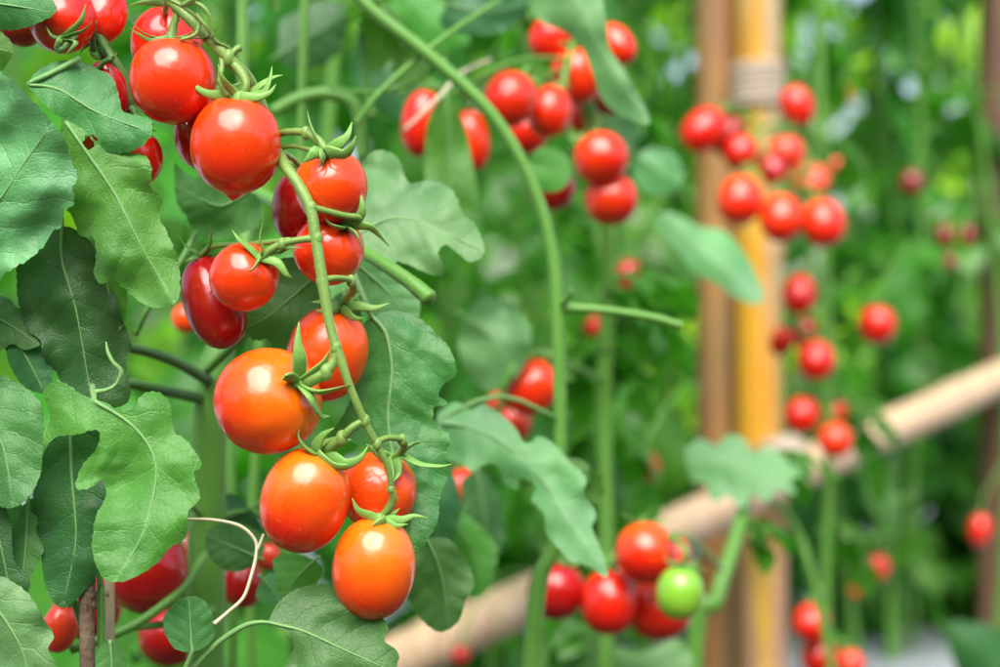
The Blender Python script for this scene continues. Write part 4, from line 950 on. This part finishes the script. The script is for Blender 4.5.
cluster(RP, G9, [(826, 270, 1.55), (806, 270, 1.52), (796, 320, 1.52), (806, 340, 1.53), (812, 390, 1.53), (824, 396, 1.54)], .0018, [
    (799, 294, 1.50, 17, 22, 'red', 'uppermost tomato of the string right of the yellow post'),
    (782, 341, 1.56, 12, 17, 'red', 'small tomato half hidden against the yellow post'),
    (806, 334, 1.58, 13, 17, 'crimson', 'dark tomato in the middle of the string right of the yellow post'),
    (816, 360, 1.51, 19, 21, 'red', 'tomato with a pinkish right side halfway down the string'),
    (802, 415, 1.52, 18, 19, 'red', 'left one of the three tomatoes touching the bamboo rail'),
    (836, 412, 1.56, 13, 15, 'coral', 'pale tomato behind the pair that touches the bamboo rail'),
    (835, 440, 1.50, 17, 18, 'scarlet', 'lowest of the three tomatoes touching the bamboo rail')], simple=True, pr=.0014)
G10 = 'tomatoes at the bottom right of the bamboo post foot'
cluster(RP, G10, [(826, 590, 1.55), (812, 594, 1.50), (820, 636, 1.50), (838, 640, 1.52)], .0018, [
    (811, 623, 1.46, 18, 20, 'red', 'upper tomato of the group beside the foot of the yellow post'),
    (819, 657, 1.48, 19, 19, 'red', 'lower left tomato beside the foot of the yellow post, at the bottom edge'),
    (850, 664, 1.50, 15, 15, 'coral', 'coral tomato at the bottom edge right of the post foot')], simple=True, pr=.0014)
LFb([(944, 628), (958, 620), (990, 626), (1020, 640), (1030, 700), (980, 700), (956, 670)], [(940, 622), (980, 650), (1020, 690)], 1.6, RP, 'leaf_dark', veins=6, seed=50)
LFb([(860, 440), (880, 450), (900, 500), (896, 540), (876, 520), (862, 480)], [(866, 436), (882, 490), (894, 540)], 1.7, RP, 'leaf', veins=6, seed=51)

# small toothed compound leaves growing from the bare stems of the nearer blurred plants, mostly away from the viewer
def stem_leaves(parent, pts, seed, L=.11, mat='leaf_back', per=2, yaw=(20, 160)):
    fo = Foliage(); r_ = random.Random(seed)
    for k, (px, py, d) in enumerate(pts):
        for q in range(per):
            yw = R(r_.uniform(*yaw))
            m = Matrix.Translation(P(px, py, d)) @ Matrix.Rotation(yw, 4, 'Z') @ Matrix.Rotation(R(r_.uniform(-25, 15)), 4, 'Y')
            fo.compound(m, L * r_.uniform(.75, 1.25), (16, 3), seed * 50 + k * 5 + q, w=1.1)
    fo.obj('foliage', M[mat], parent)
stem_leaves(AP, [(360, -4, .86), (320, -80, .86), (556, 470, .86)], 21, .055, 'leaf_bright', per=2)
stem_leaves(MPl, [(606, 640, 1.12), (604, 520, 1.12), (604, 430, 1.12), (606, 350, 1.11), (607, 290, 1.10), (586, 0, 1.06)], 22, .085, per=3)
stem_leaves(LP_, [(696, 680, 1.15), (738, 530, 1.18), (752, 462, 1.25)], 23, .06, yaw=(10, 80))
stem_leaves(RP, [(826, 640, 1.55), (826, 520, 1.55), (828, 400, 1.55), (826, 300, 1.55), (824, 140, 1.55), (820, 40, 1.55)], 24, .085, yaw=(-20, 75), per=2)
# ================================================================== PLANTS FURTHER BACK
def back_plant(i, H, z0, nl, lod, seed, mat, stems=1, leafL=.24):
    """one plant with its foot at the origin: stem, foliage"""
    r_ = random.Random(seed)
    st = Acc(); pts = []
    for k in range(9):
        z = H * k / 8; pts.append(Vector((.05 * math.sin(z * 3 + seed), .05 * math.cos(z * 2.3 + seed), z - .03)))
    st.add(tube([tuple(p) for p in pts], [.0062 - .0035 * k / 8 for k in range(9)], n=6, sub=2))
    c = [Vector(q) for q in crom([tuple(p) for p in pts], 6)]
    if stems > 1:
        p2 = [p + Vector((.07, .03, 0)) * min(1, p.z * 3) for p in pts]; st.add(tube([tuple(p) for p in p2], [.005] * 9, n=6, sub=2))
    fo = Foliage(); a = r_.uniform(0, 6)
    for k in range(nl):
        z = z0 + (H - z0) * (k + r_.random() * .7) / nl
        base = min(c, key=lambda q: abs(q.z - z)); a += 2.4 + r_.uniform(-.5, .5)
        m = Matrix.Translation(base) @ Matrix.Rotation(a, 4, 'Z') @ Matrix.Rotation(R(r_.uniform(-25, 10)), 4, 'Y')
        fo.compound(m, leafL * r_.uniform(.8, 1.2), lod, seed * 100 + k, w=1.1)
    return st, fo
protos = {}
def proto(key, **kw):
    st, fo = back_plant(0, **kw); root = bpy.data.objects.new('tomato_plant', None); root.empty_display_size = .05
    s_ = st.obj('stem', M['vine']); f_ = fo.obj('foliage', M[kw['mat']]); s_.parent = root; f_.parent = root
    protos[key] = (root, s_, f_)
def place(key, x, y, rz, sc, label, group, z=0.0):
    root, s_, f_ = protos[key]
    r2 = root.copy(); C.objects.link(r2); r2.location = (x, y, z); r2.rotation_euler = (0, 0, rz); r2.scale = (sc, sc, sc)
    for o_ in (s_, f_):
        c = o_.copy(); C.objects.link(c); c.parent = r2
    r2['label'] = label; r2['category'] = 'tomato plant'; r2['group'] = group
    return r2
for k in range(4): proto(('mid', k), H=1.75, z0=.22, nl=22, lod=(14, 2), seed=60 + k, mat='leaf_back', stems=2)
for k in range(4): proto(('far', k), H=1.9, z0=.15, nl=26, lod=(8, 1), seed=80 + k, mat='leaf_far', leafL=.30)
for k in range(2): proto(('slim', k), H=1.8, z0=.45, nl=7, lod=(12, 2), seed=40 + k, mat='leaf_back', leafL=.20)
for k in range(2): proto(('small', k), H=1.45, z0=.52, nl=34, lod=(12, 2), seed=45 + k, mat='leaf_back', leafL=.12)
for k in range(2): proto(('low', k), H=.42, z0=.05, nl=14, lod=(10, 2), seed=50 + k, mat='leaf_back', leafL=.22)
ROWLAB = ['in the row just behind the posts', 'in the second row behind the posts', 'in the third row behind the posts', 'in the fourth row behind the posts', 'in the last row behind the posts']
ORD = ['first', 'second', 'third', 'fourth', 'fifth', 'sixth', 'seventh', 'eighth', 'ninth', 'tenth', 'eleventh', 'twelfth', 'thirteenth', 'fourteenth', 'fifteenth', 'sixteenth', 'seventeenth', 'eighteenth']
GB = 'blurred tomato plants in the rows behind'
rp = random.Random(5)
for ri, y0 in enumerate(ROWS):
    half = (y0 + 1.2) * .5 * .514 + .25
    n = 0; x = -half - .1
    while x < half + .25:
        y = y0 + SLOPE * x + rp.uniform(-.06, .06)
        key = ('mid', rp.randrange(4)) if ri < 1 else ('far', rp.randrange(4))
        n += 1
        place(key, x, y, rp.uniform(0, 6.28), rp.uniform(.92, 1.12) * ((.62 if ri else 1.0) if 500 + x / (K * y) < 770 else (.46 if ri else .55)), 'blurred leafy tomato plant, %s from the left %s' % (ORD[n - 1], ROWLAB[ri]), 'blurred tomato plants ' + ROWLAB[ri], z=.15)
        x += rp.uniform(.22, .31) * (1 + .10 * ri)
for (px, y, sc, lab) in [(60, 1.42, 1.0, 'blurred leafy tomato plant at the far left, behind the sharp leaves'), (235, 1.92, 1.05, 'blurred leafy tomato plant straight behind the front truss'),
                         (452, 1.98, 1.0, 'blurred leafy tomato plant between the front truss and the arching stem'), (180, 1.75, 1.0, 'blurred leafy tomato plant behind the thick stem at the left'),
                         (600, 2.15, 1.0, 'blurred leafy tomato plant left of the two bamboo posts'), (925, 2.75, .95, 'blurred leafy tomato plant between the yellow post and the right edge')]:
    place(('mid', rp.randrange(4)), X(px, y), y, rp.uniform(0, 6.28), sc, lab, 'blurred tomato plants standing close behind')
for (px, y, sc, lab) in [(845, 2.36, 1.0, 'slim bare stemmed vine straight below the lone red tomato'), (893, 2.34, 1.0, 'slim vine climbing right of the lone red tomato'),
                         (938, 2.38, 1.05, 'slim vine climbing through the dim tomatoes near the right edge'), (966, 2.36, 1.0, 'slim vine just left of the dark post at the right edge'),
                         (668, 2.35, 1.0, 'slim vine climbing left of the brown bamboo post'), (640, 2.4, 1.0, 'slim vine climbing between the middle cluster and the brown post'),
                         (400, 2.3, 1.0, 'slim vine climbing left of the arching stem'), (330, 1.25, .95, 'slim vine climbing behind the fork of the front truss'), (1020, 2.6, 1.0, 'slim vine behind the dark post at the right edge'), (868, 2.42, 1.05, 'slim vine in the gap between the posts, farther back')]:
    place(('slim', rp.randrange(2)), X(px, y), y, rp.uniform(0, 6.28), sc, lab, 'slim blurred vines climbing their strings')
for (px, y, lab) in [(500, 1.5, 'blurred small leaved tomato plant behind the arching stem'),
                     (590, 1.62, 'blurred small leaved tomato plant behind the middle cluster'), (640, 2.2, 'blurred small leaved tomato plant brushing the left side of the brown post'), (880, 2.45, 'blurred small leaved tomato plant behind the lone red tomato')]:
    place(('small', rp.randrange(2)), X(px, y), y, rp.uniform(0, 6.28), 1.0, lab, 'small leaved plants in the middle distance')
for n_, (px, y) in enumerate([(800, 2.75), (850, 2.7), (905, 2.8), (965, 2.75), (1010, 2.7), (880, 2.9), (960, 3.0), (1020, 2.9), (820, 3.1), (620, 2.6), (540, 2.4), (470, 2.3), (560, 3.0), (400, 2.0), (180, 1.45), (60, 1.3), (300, 2.05), (10, 1.05)]):
    place(('low', n_ % 2), X(px, y), y, rp.uniform(0, 6.28), rp.uniform(.85, 1.1), 'low bushy young tomato plant on the silver bed, %s from the right edge' % ORD[sorted([800, 850, 905, 965, 1010, 880, 960, 1020, 820, 620, 540, 470, 560, 400, 180, 60, 300, 10], reverse=True).index(px)], 'low bushy plants at the foot of the rows', z=.12)
for r_, s_, f_ in protos.values():
    for o_ in (s_, f_, r_): bpy.data.objects.remove(o_)

# scattered far tomatoes on those plants
G11 = 'scattered small tomatoes far behind'
for (px, py, d, a, b, mat, lab) in [
    (877, 325, 1.62, 19, 20, 'red', 'lone blurred red tomato in the foliage right of the posts'),
    (877, 568, 1.75, 13, 14, 'red', 'lone small red tomato low on the right, above the silver film'),
    (980, 530, 2.0, 11, 16, 'red', 'red tomato beside the dark post at the right edge'),
    (843, 97, 2.0, 9, 10, 'red', 'tiny red tomato above the right hand cluster'),
    (836, 166, 2.0, 7, 9, 'coral', 'tiny coral tomato right of the large right hand cluster'),
    (912, 183, 2.1, 12, 13, 'painted_shade', 'dim dark tomato in the shade at the upper right'),
    (945, 236, 2.1, 9, 12, 'painted_shade', 'left one of two dim tomatoes near the right edge'),
    (968, 236, 2.1, 8, 12, 'painted_shade', 'right one of two dim tomatoes near the right edge'),
    (950, 262, 2.1, 7, 9, 'painted_shade', 'dimmest tomato just under the pair near the right edge'),
    (646, 468, 1.45, 14, 15, 'crimson', 'dull red tomato above the bamboo rail at centre'),
    (628, 276, 1.42, 13, 17, 'crimson', 'upper dull tomato behind the cut side stalk'),
    (624, 302, 1.44, 14, 15, 'red', 'lower dull tomato behind the cut side stalk'),
    (592, 326, 1.44, 9, 11, 'red', 'small dull red tomato just right of the arching stem'),
    (856, 590, 1.9, 7, 8, 'coral', 'tiny coral tomato low on the right'),
    (460, 655, 1.5, 10, 10, 'crimson', 'small dark tomato at the bottom edge under the bamboo rail')]:
    c_ = P(px, py, d)
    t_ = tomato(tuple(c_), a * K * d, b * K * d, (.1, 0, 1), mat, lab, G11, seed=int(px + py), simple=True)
    acc = Acc(); acc.add(tube([tuple(t_.top), tuple(t_.top + Vector((.004, .004, .018))), tuple(t_.top + Vector((.03, .03, .05))), tuple(t_.top + Vector((.05, .06, .05)))], [.0011] * 4, n=6, sub=4))
    o_ = acc.obj('stalk', M['vine']); o_.parent = t_.root; o_.matrix_parent_inverse = world_of(t_.root).inverted()

# a wall of trees far behind the rows: one unbroken mass, and the same on the viewer's side
def mass(n_, xr, yr, zr, seed, mat, name, label):
    fo = Foliage(); rh = random.Random(seed)
    for k in range(n_):
        x = rh.uniform(*xr); y = rh.uniform(*yr) + .2 * x; z = rh.uniform(*zr)
        m = Matrix.Translation((x, y, z)) @ Matrix.Rotation(rh.uniform(0, 6.28), 4, 'Z') @ Matrix.Rotation(R(rh.uniform(-50, 10)), 4, 'Y')
        fo.compound(m, rh.uniform(.55, .95), (6, 1), seed * 900 + k, w=1.2)
    o = fo.obj(name, M[mat]); o['kind'] = 'stuff'; o['label'] = label; o['category'] = 'foliage'
mass(860, (-4.5, 5.5), (8.4, 9.6), (0.1, 3.4), 8, 'leaf_glow', 'distant_foliage', 'bright blurred mass of green foliage far behind the rows')
mass(420, (-4.0, 4.0), (-1.9, -1.2), (0.1, 1.4), 9, 'leaf_back', 'row_foliage', 'leafy plant row on the near side of the path, outside the photo')
